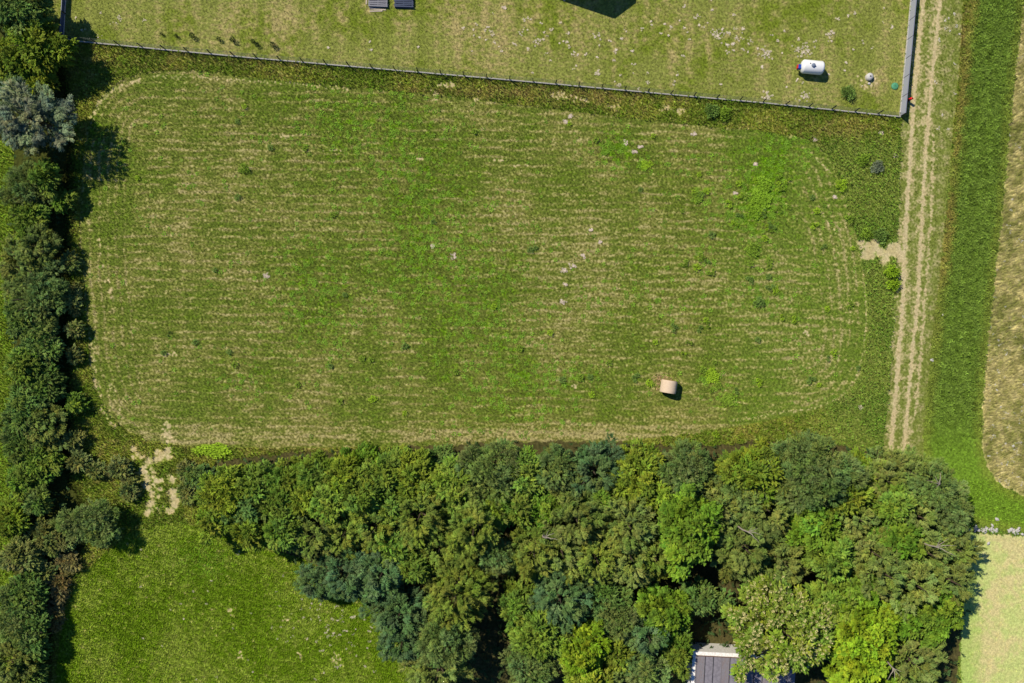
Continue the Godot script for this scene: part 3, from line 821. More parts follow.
func pallets():
	var grey := tri_mat(0.05, Color(0.40, 0.41, 0.46), Color(0.58, 0.58, 0.60), 1.5, 0.95, 71)
	var dark := tri_mat(0.05, Color(0.20, 0.24, 0.33), Color(0.34, 0.37, 0.44), 1.5, 0.95, 72)
	var pale := tri_mat(0.05, Color(0.62, 0.58, 0.52), Color(0.76, 0.72, 0.66), 1.5, 0.95, 73)
	var defs := [
		["weathered grey timber pallet, lower of the two stacked at the top edge", 378.5, -0.5, 0.0, 0.02, grey],
		["weathered grey timber pallet lying on top of the lower one", 378.5, -1.0, 0.17, -0.03, grey],
		["dark blue-stained timber pallet, lower of the right pair at the top edge", 404.5, 0.0, 0.0, -0.02, dark],
		["dark blue-stained timber pallet, upper of the right pair at the top edge", 404.0, -0.5, 0.17, 0.015, dark]]
	for d in defs:
		var p := P(d[1], d[2])
		var t := base("timber_pallet", p + Vector3(0, d[3], 0), d[4])
		tag(t, d[0], "pallet", "timber pallets at the lawn's top edge")
		for sx in [-0.85, 0.0, 0.85]: part("bearer", box(Vector3(0.12, 0.10, 1.7)), d[5], t, Vector3(sx, 0.05, 0))
		for k in 9:
			part("deck_board", box(Vector3(1.9 + rng.randf_range(-0.05, 0.05), 0.035, 0.14)), d[5], t, Vector3(rng.randf_range(-0.03, 0.03), 0.1185 + rng.randf_range(-0.008, 0.008), -0.80 + k * 0.2), Vector3(0, rng.randfn(0, 0.02), 0))
	for a in [[376, 11.2, 1.3, 0.03, "pale loose board nearest the lawn below the grey pallets"], [378, 9.4, 1.6, -0.06, "pale loose board lying right against the grey pallets"], [366.5, 1.5, 0.6, 1.5, "short whitish board standing beside the grey pallets' left side"]]:
		var o := part("loose_board", box(Vector3(a[2], 0.05, 0.13)), pale, self, P(a[0], a[1]) + Vector3(0, 0.03, 0), Vector3(0, a[3], 0))
		tag(o, a[4], "board", "loose boards by the pallets")

# ------------------------------------------------------------------ bale
func build_bale():
	var R := 0.80; var L := 1.24
	var c := P(668.6, 386.6, 0.8)
	var t := base("hay_bale", Vector3(c.x, 0, c.z), deg_to_rad(-9.0))
	tag(t, "round straw bale lying alone in the mown hay field", "bale")
	# wrap: straw under net, drawn as fine rings round the bale
	var n := FastNoiseLite.new(); n.seed = 9; n.frequency = 0.04
	var im := Image.create(512, 256, false, Image.FORMAT_RGB8)
	for y in 256:
		for x in 512:
			var q := 0.5 + 0.5 * n.get_noise_2d(x * 0.5, y * 6.0) + 0.25 * n.get_noise_2d(x * 4.0, y * 9.0 + 300)
			im.set_pixel(x, y, Color(0.70, 0.61, 0.51).lerp(Color(0.88, 0.82, 0.74), clampf(q, 0, 1)))
	var wm := mat(Color.WHITE, 0.85, 0.2); wm.albedo_texture = ImageTexture.create_from_image(im)
	var st := SurfaceTool.new(); st.begin(Mesh.PRIMITIVE_TRIANGLES)
	var N := 48; var K := 10
	var rr := func(j: int, k: int) -> float:
		var edge := 0.965 if k == 0 or k == K else 1.0
		return R * edge * (1.0 + 0.018 * n.get_noise_2d((j % N) * 6.0, k * 9.0) + 0.006 * (k % 2))
	var vx := func(j: int, k: int) -> Vector3:
		var a := TAU * j / N; var r: float = rr.call(j, k)
		return Vector3(cos(a) * r, sin(a) * r, -L * 0.5 + L * k / K)
	for j in N:
		for k in K:
			for q in [[j, k], [j, k + 1], [j + 1, k], [j + 1, k], [j, k + 1], [j + 1, k + 1]]:
				st.set_smooth_group(0); st.set_uv(Vector2(float(q[0]) / N, float(q[1]) / K)); st.add_vertex(vx.call(q[0], q[1]))
	st.generate_normals()
	part("net_wrap", st.commit(), wm, t, Vector3(0, R - 0.02, 0))
	var fm := tri_mat(0.08, Color(0.60, 0.47, 0.27), Color(0.84, 0.72, 0.48), 2.5, 0.95, 92)
	for e in [-1.0, 1.0]:
		var s2 := SurfaceTool.new(); s2.begin(Mesh.PRIMITIVE_TRIANGLES)
		for j in N:
			for k in 6:
				var q := []
				for jj in [j, j + 1]:
					for kk in [k, k + 1]:
						var a: float = TAU * jj / N; var r: float = R * 0.962 * kk / 6.0
						q.append(Vector3(cos(a) * r, sin(a) * r, e * (L * 0.5 + 0.04 * (1.0 - pow(kk / 6.0, 3)) + 0.012 * (kk % 2) * (0.0 if kk == 6 else 1.0))))
				for i in ([0, 1, 2, 2, 1, 3] if e < 0 else [0, 2, 1, 2, 3, 1]): s2.add_vertex(q[i])
		s2.generate_normals()
		part("end_face", s2.commit(), fm, t, Vector3(0, R - 0.02, 0))
	var buf := PackedFloat32Array()
	for i in 260:
		var p := Vector3(rng.randfn(-0.5, 0.55), 0.02, -0.72 + rng.randfn(0, 0.18))
		if i > 190: p = Vector3(-0.95 + rng.randfn(0, 0.12), 0.02, rng.randf_range(-0.8, 0.5))
		put(buf, (Basis(Vector3.UP, rng.randf() * TAU) * Basis(Vector3(0, 0, 1), rng.randf_range(-1.3, -0.6))).scaled(Vector3.ONE * rng.randf_range(0.06, 0.14)), p, Vector3(0.52, 0.40, 0.21) * rng.randf_range(0.8, 1.25))
	var ls := many("loose_straw", tuft_mesh(6, 0.2, 1.5, 0.4, 8), M.plain, t, buf)
	ls.set_meta("kind", "stuff")

# ------------------------------------------------------------------ stones and pale flecks
func stone_mesh(seed_: int) -> ArrayMesh:
	var n := FastNoiseLite.new(); n.seed = seed_; n.frequency = 0.55
	var sp := SphereMesh.new(); sp.radius = 1.0; sp.height = 2.0; sp.radial_segments = 10; sp.rings = 6
	var a := sp.get_mesh_arrays()
	var vs: PackedVector3Array = a[Mesh.ARRAY_VERTEX]
	for i in vs.size():
		var q := vs[i]
		q = q * (1.0 + 0.55 * n.get_noise_3dv(q * 2.0))
		vs[i] = Vector3(q.x, snappedf(q.y, 0.3) * 0.5 + q.y * 0.35, q.z)
	var st := SurfaceTool.new(); st.begin(Mesh.PRIMITIVE_TRIANGLES)
	var idx: PackedInt32Array = a[Mesh.ARRAY_INDEX]
	for i in idx: st.add_vertex(vs[i])
	st.generate_normals()
	return st.commit()

func build_stones():
	var meshes := []
	for i in 5: meshes.append(stone_mesh(100 + i))
	var us := []
	while us.size() < 46:
		var u := rng.randf_range(962, 1028)
		if rng.randf() < 0.35 + 0.75 * (0.5 + 0.5 * sin(u * 0.33)): us.append(u)
	us.sort()
	for i in us.size():
		var u: float = us[i]
		var v := 527.5 + (u - 962) * 0.075 + rng.randfn(0, 1.5)
		var o := part("field_stone", meshes[i % 5], M.stone, self, P(u, v) + Vector3(0, 0.08, 0), Vector3(0, rng.randf() * TAU, 0))
		o.scale = Vector3(rng.randf_range(0.07, 0.26), rng.randf_range(0.08, 0.16), rng.randf_range(0.07, 0.2))
		tag(o, "pale grey stone, %s from left in the row above the dry field" % nth(i + 1), "stone", "stones in the row above the dry field")
	for a in [[996.5, 519, 0.22, "long pale stone lying alone on the green verge above the row"], [988, 543, 0.2, "pale stone on the dry field just below the stone row"], [931.5, 360, 0.24, "whitish stone at the crop's left edge beside the track"], [942, 315, 0.12, "tiny white stone low at the crop edge near the track"]]:
		var o := part("field_stone", meshes[1], M.stone, self, P(a[0], a[1]) + Vector3(0, 0.08, 0), Vector3(0, rng.randf() * TAU, 0))
		o.scale = Vector3(a[2], 0.12, a[2] * 0.7)
		tag(o, a[3], "stone")

func fleck_cluster(buf: PackedFloat32Array, u: float, v: float, spread: float, n: int, s: float, c: Vector3):
	for i in n:
		var q := P(u + rng.randfn(0, spread), v + rng.randfn(0, spread * 0.8))
		put(buf, Basis(Vector3.UP, rng.randf() * TAU).scaled(Vector3(s, s * 0.5, s) * rng.randf_range(0.6, 1.4)), q + Vector3(0, 0.05, 0), c * rng.randf_range(0.8, 1.15))

func build_flecks():
	var head := rosette_mesh(10, 0.7, 0.6, 0.6, 33)
	var pink := Vector3(0.70, 0.62, 0.50)
	# clover heads on the lawn
	var b := PackedFloat32Array()
	var zones := [[580, 45, 70, 26, 60], [690, 30, 60, 26, 60], [735, 45, 30, 20, 22], [490, 30, 45, 24, 34], [800, 70, 60, 25, 26], [860, 30, 40, 25, 16], [100, 22, 40, 14, 14], [350, 45, 60, 8, 8], [660, 80, 60, 10, 16]]
	for z in zones:
		for i in int(z[4] * 0.65):
			var u: float = z[0] + rng.randfn(0, z[2] * 0.5); var v: float = z[1] + rng.randfn(0, z[3] * 0.5)
			if cls[map_i(u, v)] != 2: continue
			fleck_cluster(b, u, v, rng.randf_range(0.4, 1.3), rng.randi_range(2, 8), 0.06, pink)
	for a in [[766, 53, 4], [803, 49, 5], [717, 35, 3.5], [768, 96, 3], [804, 97, 3], [830, 34, 2.5], [536, 41, 2], [596, 73, 2]]:
		fleck_cluster(b, a[0], a[1], a[2], int(a[2] * 8), 0.07, pink)
	tag(many("clover_heads", head, M.plain, self, b), "scattered pale clover heads on the garden lawn", "flowers", "", "stuff")
	# pale heads in the meadow
	b = PackedFloat32Array()
	for i in 60:
		var u := 345 + rng.randfn(0, 24); var v := 625 + rng.randfn(0, 22)
		if cls[map_i(u, v)] != 3: continue
		fleck_cluster(b, u, v, 0.8, rng.randi_range(2, 6), 0.06, Vector3(0.70, 0.62, 0.50))
	for i in 40:
		var u := rng.randf_range(130, 330); var v := rng.randf_range(530, 680)
		if cls[map_i(u, v)] == 3: fleck_cluster(b, u, v, 0.6, 3, 0.06, Vector3(0.6, 0.54, 0.42))
	tag(many("yarrow_heads", head, M.plain, self, b), "pale yarrow heads scattered in the lower left meadow", "flowers", "", "stuff")
	# dried molehills and pale tufts in the hay field
	b = PackedFloat32Array()
	for a in [[625, 143, 1.2], [634.5, 151, 1.2], [694, 134, 1.1], [570.5, 116, 1.1], [565.5, 121, 1.0], [640, 147, 1.0], [564, 271, 1.6], [572, 266, 1.6], [583, 256, 1.0], [591, 230, 0.8], [600, 242, 0.7], [566, 285, 0.9], [563, 302, 1.4], [454, 256, 1.5], [266, 276, 1.8], [433, 246, 1.2], [735, 193, 0.8], [755, 164, 0.8], [834, 197, 0.9], [895, 156, 1.1], [815, 140, 0.9], [881, 133, 1.3], [860, 407, 1.0], [505, 8, 1.0]]:
		fleck_cluster(b, a[0], a[1], a[2], 14, 0.08, Vector3(0.66, 0.56, 0.47))
	tag(many("molehills", head, M.plain, self, b), "small dried pale molehills dotting the hay field", "molehills", "", "stuff")
	# pale chaff in the straw field
	b = PackedFloat32Array()
	for i in 330:
		var u := rng.randf_range(984, 1040); var v := rng.randf_range(0, 490)
		if cls[map_i(u, v)] != 7: continue
		if rng.randf() > 0.25 + 0.75 * smoothstep(280, 380, v): continue
		fleck_cluster(b, u, v, rng.randf_range(0.5, 1.4), rng.randi_range(2, 6), 0.055, Vector3(0.72, 0.72, 0.76))
	for i in 14:
		var u := rng.randf_range(940, 962) ; var v := rng.randf_range(0, 130)
		fleck_cluster(b, u - v * 0.07, v, 0.9, 4, 0.06, Vector3(0.66, 0.62, 0.55))
	tag(many("thistle_down", head, M.plain, self, b), "white thistle down caught in the straw field", "thistledown", "", "stuff")

# ------------------------------------------------------------------ weeds and shrubs in the open
func build_weeds():
	var mid := Vector3(0.21, 0.34, 0.035); var bright := Vector3(0.30, 0.48, 0.03); var dark := Vector3(0.16, 0.27, 0.055); var lush_c := Vector3(0.23, 0.40, 0.03)
	# [u, v, radius, height, colour, label]
	var own := [
		[847, 93, 0.85, 0.9, dark, "rounded dark green shrub on the lawn near the well head"],
		[710, 112, 0.9, 1.0, dark, "dark green shrub against the wire fence below the gas tank"],
		[724, 114, 0.8, 0.8, mid, "leafy shrub right of the dark shrub at the wire fence"],
		[729.5, 204, 0.55, 0.5, bright, "compact round weed left of the lime-green patch"],
		[698, 196, 0.75, 0.45, mid, "ragged weed clump left of the compact round weed"],
		[841, 186, 0.8, 0.5, bright, "bright weed clump near the hay field's right end"],
		[849, 220, 0.6, 0.6, mid, "tall weed clump just above the sandy gateway, in the field"],
		[752, 250, 0.8, 0.5, mid, "broad weed clump at the lower tip of the lime-green patch"],
		[763, 186, 1.0, 0.5, lush_c, "lime-green weed patch, upper part, right side of hay field"],
		[760, 199, 1.2, 0.5, lush_c, "lime-green weed patch, middle and largest part"],
		[754, 212, 0.9, 0.5, lush_c, "lime-green weed patch, lower part"],
		[890, 272, 0.9, 1.2, bright, "bright bush below the sandy gateway beside the track"],
		[891, 285, 0.8, 1.0, bright, "second bright bush below the sandy gateway"],
		[878, 236, 0.9, 0.9, dark, "dark bush on the upper side of the sandy gateway"],
		[866, 234, 0.7, 0.7, mid, "low bush at the upper left corner of the sandy gateway"],
		[876, 168, 0.8, 0.8, Vector3(0.20, 0.25, 0.16), "grey-green weed bush in the rough corner left of the track"],
		[862, 160, 0.8, 0.7, mid, "green weed bush in the rough corner below the fence end"],
		[646, 164.5, 0.7, 0.25, bright, "low light green weed patch near the hay field's top edge"],
		[245, 169, 0.7, 0.5, mid, "dark weed clump in the upper left hay field"],
		[635, 377, 0.6, 0.4, dark, "dark weed clump left of the straw bale"],
		[649, 383, 0.42, 0.3, bright, "bright weed clump right beside the straw bale"],
		[712, 376, 0.9, 0.35, bright, "bright weed patch right of the straw bale"],
		[727, 400, 0.9, 0.3, mid, "weed patch below right of the straw bale"],
		[373, 399, 0.42, 0.35, bright, "single bright weed in the dry lower hay field"],
		[715, 434, 0.4, 0.3, bright, "bright weed between the hay field and the wood"],
	]
	weed(213, 450, 1.25, 0.45, bright, "lime-green tall grass patch just above the wood's left tip", "")
	var lime := get_child(get_child_count() - 1) as Node3D
	lime.rotation.y = 0.0; lime.scale = Vector3(1.8, 1.0, 0.62)
	for a in own: weed(a[0], a[1], a[2], a[3], a[4], a[5], "")
	var small := [[245, 107, 0.3], [238, 122, 0.3], [138, 178, 0.3], [238, 197, 0.35], [596, 140, 0.35], [653, 136, 0.28], [569.5, 124, 0.25], [580, 378, 0.42], [562, 380, 0.4], [609, 363, 0.35], [592, 395, 0.4], [674, 328, 0.6], [699, 328, 0.5], [708, 325, 0.45], [688, 343, 0.5], [655, 342, 0.3], [550, 333, 0.35], [520, 348, 0.4], [362, 359, 0.35], [405, 346, 0.4], [371, 360, 0.3], [405, 413, 0.3], [340, 401, 0.35], [768, 261, 0.4], [750, 280, 0.55], [769, 288, 0.6], [701, 258, 0.6], [684, 264, 0.55], [706, 262, 0.45], [759, 302, 0.7], [770, 226, 0.6], [775, 290, 0.4], [298, 385, 0.35], [331, 366, 0.3], [345, 295, 0.3], [271, 148, 0.35], [305, 149, 0.3], [475, 132, 0.35], [333, 215, 0.35], [433, 222, 0.3], [169, 333, 0.45], [196, 342, 0.35], [215, 270, 0.3], [230, 352, 0.35], [235, 365, 0.4], [164, 353, 0.35], [85, 330, 0.4], [80, 405, 0.6], [590, 377, 0.35], [740, 215, 0.5], [735, 390, 0.5], [718, 385, 0.4], [703, 370, 0.4], [787, 180, 0.5], [700, 195, 0.4], [530, 250, 0.35], [535, 248, 0.3], [640, 190, 0.3], [494, 307, 0.35], [456, 372, 0.35]]
	for i in 34: small.append([rng.randf_range(675, 858), rng.randf_range(165, 400), rng.randf_range(0.25, 0.6)])
	for i in 16: small.append([763 + rng.randfn(0, 14), 205 + rng.randfn(0, 26), rng.randf_range(0.3, 0.6)])
	small.sort_custom(func(a, b): return a[0] < b[0])
	var count := 0
	for a in small:
		count += 1
		weed(a[0], a[1], a[2], 0.2 + a[2] * 0.5, [mid, bright, dark][rng.randi() % 3], "small green weed clump in the hay field, %s from the left" % nth(count), "small weed clumps in the hay field")

func nth(i: int) -> String:
	var e := "th"
	if i % 100 < 11 or i % 100 > 13: e = {1: "st", 2: "nd", 3: "rd"}.get(i % 10, "th")
	return str(i) + e

func weed(u: float, v: float, r: float, h: float, c: Vector3, label: String, group: String):
	var t := base("shrub" if h >= 0.7 else "weed_clump", P(u, v), rng.randf() * TAU)
	tag(t, label, "shrub" if h >= 0.7 else "weed", group)
	part("stem", cyl(0.03, 0.015, h * 0.5, 6), M.bark, t, Vector3(0, h * 0.25, 0))
	var n := clampi(int(r * r * 11.0), 1, 12)
	for i in n:
		var q := sqrt((i + 0.4) / n) * (r * 0.68 if n > 1 else 0.0); var a := i * 2.4
		var s := r if n == 1 else r * rng.randf_range(0.30, 0.5)
		var f := part("foliage", shrub_mesh(200 + rng.randi() % 6), leaf_mat(c * [0.85, 1.0, 1.15][i % 3]), t, Vector3(cos(a) * q, h * 0.5 * (1.0 - 0.3 * q / r), sin(a) * q), Vector3(0, rng.randf() * TAU, 0))
		f.scale = Vector3(s, h * 0.52, s)

# ------------------------------------------------------------------ trees
var SP := {
	"yg": {"d": "yellow-green broadleaf tree", "mesh": "broad", "c": Vector3(0.174, 0.249, 0.024), "form": "ball", "s": 1.0},
	"mg": {"d": "mid-green broadleaf tree", "mesh": "broad", "c": Vector3(0.145, 0.232, 0.029), "form": "ball", "s": 1.0},
	"dg": {"d": "dark green leafy tree", "mesh": "broad", "c": Vector3(0.117, 0.197, 0.040), "form": "ball", "s": 0.9},
	"bg": {"d": "blue-green feathery tree", "mesh": "fine", "c": Vector3(0.108, 0.192, 0.066), "form": "bough", "s": 1.0},
	"fe": {"d": "feathery olive-yellow tree", "mesh": "fine", "c": Vector3(0.198, 0.268, 0.040), "form": "bough", "s": 1.0},
	"ol": {"d": "dull olive fine-leaved tree", "mesh": "fine", "c": Vector3(0.191, 0.253, 0.054), "form": "bough", "s": 0.95},
	"gg": {"d": "grey-green dense tree", "mesh": "fine", "c": Vector3(0.152, 0.230, 0.058), "form": "ball", "s": 0.95},
	"sw": {"d": "silvery willow tree", "mesh": "fine", "c": Vector3(0.220, 0.275, 0.155), "form": "bough", "s": 1.0},
	"br": {"d": "bright green large-leaved tree", "mesh": "large", "c": Vector3(0.138, 0.246, 0.022), "form": "ball", "s": 1.0},
	"lm": {"d": "lime-green large-leaved tree", "mesh": "large", "c": Vector3(0.188, 0.291, 0.017), "form": "ball", "s": 0.9},
	"li": {"d": "tree", "mesh": "broad", "c": Vector3(0.200, 0.295, 0.036), "form": "ball", "s": 0.9},
	"bs": {"d": "brown dry scrub bush", "mesh": "fine", "c": Vector3(0.23, 0.205, 0.075), "form": "ball", "s": 0.9},
	"sc": {"d": "low scrub bush", "mesh": "broad", "c": Vector3(0.170, 0.210, 0.055), "form": "ball", "s": 0.9},
}

var _limbs := []

func build_trees():
	for i in 4:
		var p := [Vector3.ZERO]
		var q := Vector3.ZERO
		for k in 4:
			q += Vector3(0.25, 0.0, 0.0) + Vector3(0, rng.randf_range(-0.02, 0.1), rng.randf_range(-0.09, 0.09))
			p.append(q)
		_limbs.append(tube(p, [0.055, 0.045, 0.033, 0.022, 0.010], 6))
	for key in ["broad", "large", "feather", "fine"]: M["spray_" + key] = spray_mesh(key, 500 + key.length())
	M.trunk = tube([Vector3(0, -0.05, 0), Vector3(0.01, 0.3, 0.01), Vector3(-0.02, 0.65, 0.01), Vector3(0.01, 1.0, 0.0)], [1.25, 1.0, 0.8, 0.45], 9)
	# [u, v, ru, rv, top height m, species, own label or ""]; u, v is where the crown is seen
	var rows := {
		"hedge": ["from the top along the left hedgerow", true, [
			[18, 8, 34, 26, 4.8, "dg", ""], [36, 47, 32, 28, 4.2, "yg", ""], [4, 62, 20, 26, 3.3, "yg", ""], [40, 84, 14, 14, 3.0, "yg", ""], [14, 88, 18, 16, 2.9, "dg", ""],
			[26, 116, 36, 34, 6.3, "sw", "silvery pale willow in the left hedgerow near the hay field's corner"],
			[27.66, 186.5, 23.1, 23.2, 2.8, "gg", ""], [44.4, 176, 12.8, 16.6, 3.3, "mg", ""], [28.5, 217.6, 18.8, 21.2, 2.4, "mg", ""], [37.06, 245.1, 17.7, 21, 3.0, "ol", ""], [20.53, 268.1, 21.1, 30.2, 2.6, "ol", ""], [38.02, 299.4, 24.6, 35.3, 2.4, "gg", ""],
			[25.04, 317.9, 20, 22, 2.8, "dg", ""], [40.62, 344, 19.5, 22.2, 2.6, "dg", ""], [24.88, 365.5, 16.9, 18.3, 2.8, "mg", ""], [39.86, 385.3, 21.2, 24.3, 2.8, "dg", ""], [25.15, 411.7, 23.2, 27.4, 2.7, "dg", ""], [42.94, 423.4, 17.8, 25.3, 3.0, "ol", ""],
			[21.31, 441.6, 20.6, 25.3, 2.7, "dg", ""], [41.01, 462.8, 19.4, 21.6, 2.6, "mg", ""], [24.84, 479.9, 17, 16.4, 2.6, "mg", ""], [37.16, 502.8, 13.9, 12.9, 2.8, "dg", ""], [10, 520, 18, 18, 3.0, "yg", ""],
			[90, 523, 28, 22, 3.2, "gg", "rounded grey-green bush at the corner of the lower left meadow"],
			[48, 538, 22, 18, 1.8, "sc", ""], [18, 556, 22, 18, 2.4, "sc", ""], [36, 572, 16, 14, 1.6, "sc", ""], [22, 598, 26, 24, 2.7, "dg", ""], [14, 628, 22, 22, 3.3, "gg", ""], [32, 634, 18, 24, 2.6, "dg", ""], [10, 662, 24, 22, 3.3, "ol", ""], [28, 672, 20, 20, 2.6, "dg", ""], [70, 262, 9, 10, 0.9, "sc", ""], [73, 300, 8, 14, 0.8, "sc", ""], [75, 330, 8, 9, 1.1, "sc", ""], [74, 356, 7, 8, 0.9, "sc", ""], [76, 404, 9, 10, 1.2, "mg", ""], [72, 440, 10, 9, 1.3, "sc", ""], [78, 462, 13, 10, 1.4, "sc", ""], [96, 470, 10, 9, 1.0, "sc", ""], [120, 468, 12, 10, 1.0, "sc", ""], [130, 488, 9, 13, 0.8, "sc", ""], [186, 470, 9, 10, 1.1, "sc", ""], [187, 492, 8, 12, 0.8, "sc", ""], [68, 562, 14, 9, 0.8, "bs", ""], [60, 586, 9, 16, 0.9, "bs", ""], [55, 616, 7, 16, 0.8, "bs", ""], [62, 200, 10, 10, 1.8, "mg", ""]]],
		"first": ["from left in the wood's field-side row", false, [
			[196, 475, 11, 9, 1.6, "dg", "small dark bush at the wood's far left tip"], [211, 483, 13, 11, 1.8, "bg", "low silvery blue-green bush at the wood's left tip"],
			[228, 492, 24, 24, 4.5, "yg", ""], [214, 520, 18, 20, 4.0, "yg", ""], [258, 484, 22, 20, 4.6, "mg", ""], [288, 482, 22, 20, 4.8, "mg", ""], [318, 476, 22, 20, 5.0, "mg", ""], [345, 480, 20, 20, 5.0, "yg", ""],
			[364, 460, 16, 12, 2.5, "br", "small bright bush jutting from the wood into the dry strip"], [384, 478, 22, 20, 5.2, "mg", ""], [414, 482, 24, 24, 5.6, "yg", ""], [398, 458, 14, 10, 2.0, "mg", ""], [440, 460, 18, 11, 2.6, "dg", ""],
			[452, 484, 20, 20, 5.5, "mg", ""], [490, 476, 34, 30, 6.5, "gg", ""], [526, 478, 18, 22, 5.5, "mg", ""], [556, 472, 22, 24, 5.8, "gg", ""], [594, 472, 30, 30, 6.2, "bg", "dense blue-green round tree midway along the wood's hay field side"],
			[640, 476, 24, 24, 5.5, "yg", ""], [684, 474, 26, 26, 5.6, "gg", ""], [722, 480, 16, 18, 4.6, "gg", ""], [754, 474, 32, 28, 6.2, "yg", ""], [816, 474, 38, 36, 7.0, "gg", "large dark grey-green dome tree, biggest at the wood's hay field side"],
			[786, 464, 24, 20, 5.6, "gg", ""], [864, 470, 18, 14, 3.5, "yg", ""], [884, 480, 24, 22, 5.8, "ol", ""], [910, 472, 18, 16, 4.5, "ol", ""], [934, 490, 24, 22, 6.0, "gg", ""]]],
		"second": ["from left in the wood's second row", false, [
			[248, 508, 20, 18, 5.0, "dg", ""], [276, 502, 22, 20, 5.2, "mg", ""], [306, 498, 22, 20, 5.4, "yg", ""], [332, 502, 20, 20, 5.6, "mg", ""], [362, 498, 22, 20, 5.8, "mg", ""], [390, 504, 22, 20, 6.0, "mg", ""],
			[420, 516, 28, 26, 7.0, "fe", ""], [450, 506, 18, 18, 6.0, "mg", ""], [474, 530, 24, 26, 7.4, "fe", ""], [494, 512, 16, 14, 5.6, "br", ""], [520, 508, 18, 18, 5.8, "mg", ""], [546, 512, 18, 18, 5.8, "br", ""], [576, 518, 26, 28, 7.2, "ol", ""],
			[600, 500, 18, 16, 6.0, "mg", ""], [628, 524, 26, 28, 7.2, "ol", ""], [654, 494, 20, 18, 5.6, "yg", ""], [688, 530, 28, 40, 7.6, "br", "bright green large-leaved tree with oval crown in mid-wood"], [718, 512, 20, 26, 6.4, "ol", ""],
			[764, 508, 28, 26, 6.8, "ol", ""], [744, 494, 18, 16, 5.6, "gg", ""], [812, 522, 24, 28, 6.4, "br", ""], [846, 496, 22, 18, 5.6, "yg", ""], [856, 518, 18, 16, 6.2, "ol", ""], [892, 506, 20, 18, 6.0, "mg", ""], [918, 516, 24, 20, 6.6, "ol", ""], [950, 514, 20, 22, 6.2, "gg", ""]]],
		"third": ["from left in the wood's third row", false, [
			[252, 532, 18, 16, 4.6, "yg", ""], [284, 530, 20, 20, 5.2, "mg", ""], [316, 534, 22, 22, 5.6, "ol", ""], [346, 532, 20, 22, 5.8, "fe", ""], [376, 528, 20, 22, 6.0, "fe", ""], [398, 544, 20, 20, 6.2, "mg", ""],
			[348, 576, 28, 24, 5.2, "bg", ""], [316, 584, 18, 16, 3.6, "bg", ""], [382, 574, 22, 22, 5.6, "bg", ""], [414, 566, 18, 18, 5.8, "mg", ""], [440, 548, 20, 18, 6.0, "fe", ""], [456, 594, 28, 30, 7.4, "fe", ""], [498, 556, 20, 18, 6.4, "gg", ""],
			[534, 552, 22, 22, 6.8, "fe", ""], [562, 552, 22, 20, 6.8, "ol", ""], [596, 558, 26, 22, 7.0, "fe", ""], [630, 556, 20, 22, 6.6, "ol", ""], [560, 598, 26, 24, 6.2, "bg", ""], [606, 596, 22, 18, 5.0, "dg", ""], [654, 556, 18, 20, 5.8, "fe", ""],
			[744, 548, 26, 26, 7.0, "ol", ""], [782, 562, 22, 24, 6.6, "ol", ""], [700, 600, 26, 16, 4.2, "dg", ""], [830, 556, 22, 22, 6.2, "mg", ""], [872, 552, 26, 20, 6.8, "ol", ""], [900, 540, 18, 16, 6.4, "br", ""], [926, 552, 22, 20, 6.8, "ol", ""], [954, 548, 22, 26, 6.4, "ol", ""]]],
		"last": ["from left in the wood's bottom row", false, [
			[400, 614, 26, 26, 5.4, "bg", ""], [402, 644, 20, 18, 4.6, "bg", ""], [446, 644, 28, 24, 6.4, "gg", ""], [438, 672, 26, 18, 6.0, "ol", ""], [516, 606, 16, 20, 4.6, "mg", ""], [540, 634, 26, 24, 5.6, "mg", ""], [530, 668, 24, 20, 5.8, "gg", ""],
			[584, 650, 24, 24, 5.8, "lm", ""], [614, 620, 24, 22, 5.8, "gg", ""], [616, 652, 18, 18, 5.4, "yg", ""], [648, 636, 22, 22, 6.0, "bg", ""], [664, 612, 26, 24, 5.6, "br", ""], [676, 650, 16, 24, 4.6, "mg", ""], [640, 670, 24, 18, 5.6, "gg", ""], [590, 680, 22, 16, 5.4, "yg", ""],
			[784, 631, 57, 47, 8.2, "li", "large round tree covered in cream blossom overhanging the shed roof"], [832, 602, 24, 22, 6.0, "mg", ""], [858, 592, 22, 20, 6.2, "br", ""], [860, 642, 34, 44, 7.4, "lm", "vivid lime-green tree right of the cream blossoming tree"],
			[882, 572, 22, 20, 7.0, "ol", ""], [914, 584, 26, 24, 7.4, "ol", ""], [900, 618, 26, 24, 6.4, "br", ""], [936, 610, 24, 28, 6.4, "br", ""], [912, 662, 30, 26, 6.8, "ol", ""], [950, 580, 20, 18, 6.4, "ol", ""], [872, 684, 24, 16, 6.0, "lm", ""]]],
	}
	var ords := ["first", "second", "third", "fourth", "fifth", "sixth", "seventh", "eighth", "ninth", "tenth", "eleventh", "twelfth", "thirteenth", "fourteenth", "fifteenth", "sixteenth", "seventeenth", "eighteenth", "nineteenth", "twentieth", "twenty-first", "twenty-second", "twenty-third", "twenty-fourth", "twenty-fifth", "twenty-sixth", "twenty-seventh", "twenty-eighth", "twenty-ninth", "thirtieth", "thirty-first", "thirty-second", "thirty-third"]
	for rk in rows:
		var list: Array = rows[rk][2]
		var ax := 1 if rows[rk][1] else 0
		list.sort_custom(func(a, b): return a[ax] < b[ax])
		for i in list.size():
			var a: Array = list[i]
			var label: String = a[6]
			if label == "": label = "%s, %s %s" % [SP[a[5]].d, ords[i] if i < ords.size() else nth(i + 1), rows[rk][0]]
			tree(a[0], a[1], a[2] * 0.1, a[3] * 0.1, a[4], a[5], label, "trees of the left hedgerow" if rk == "hedge" else "trees of the wood")
	undergrowth()
	dead_branches()

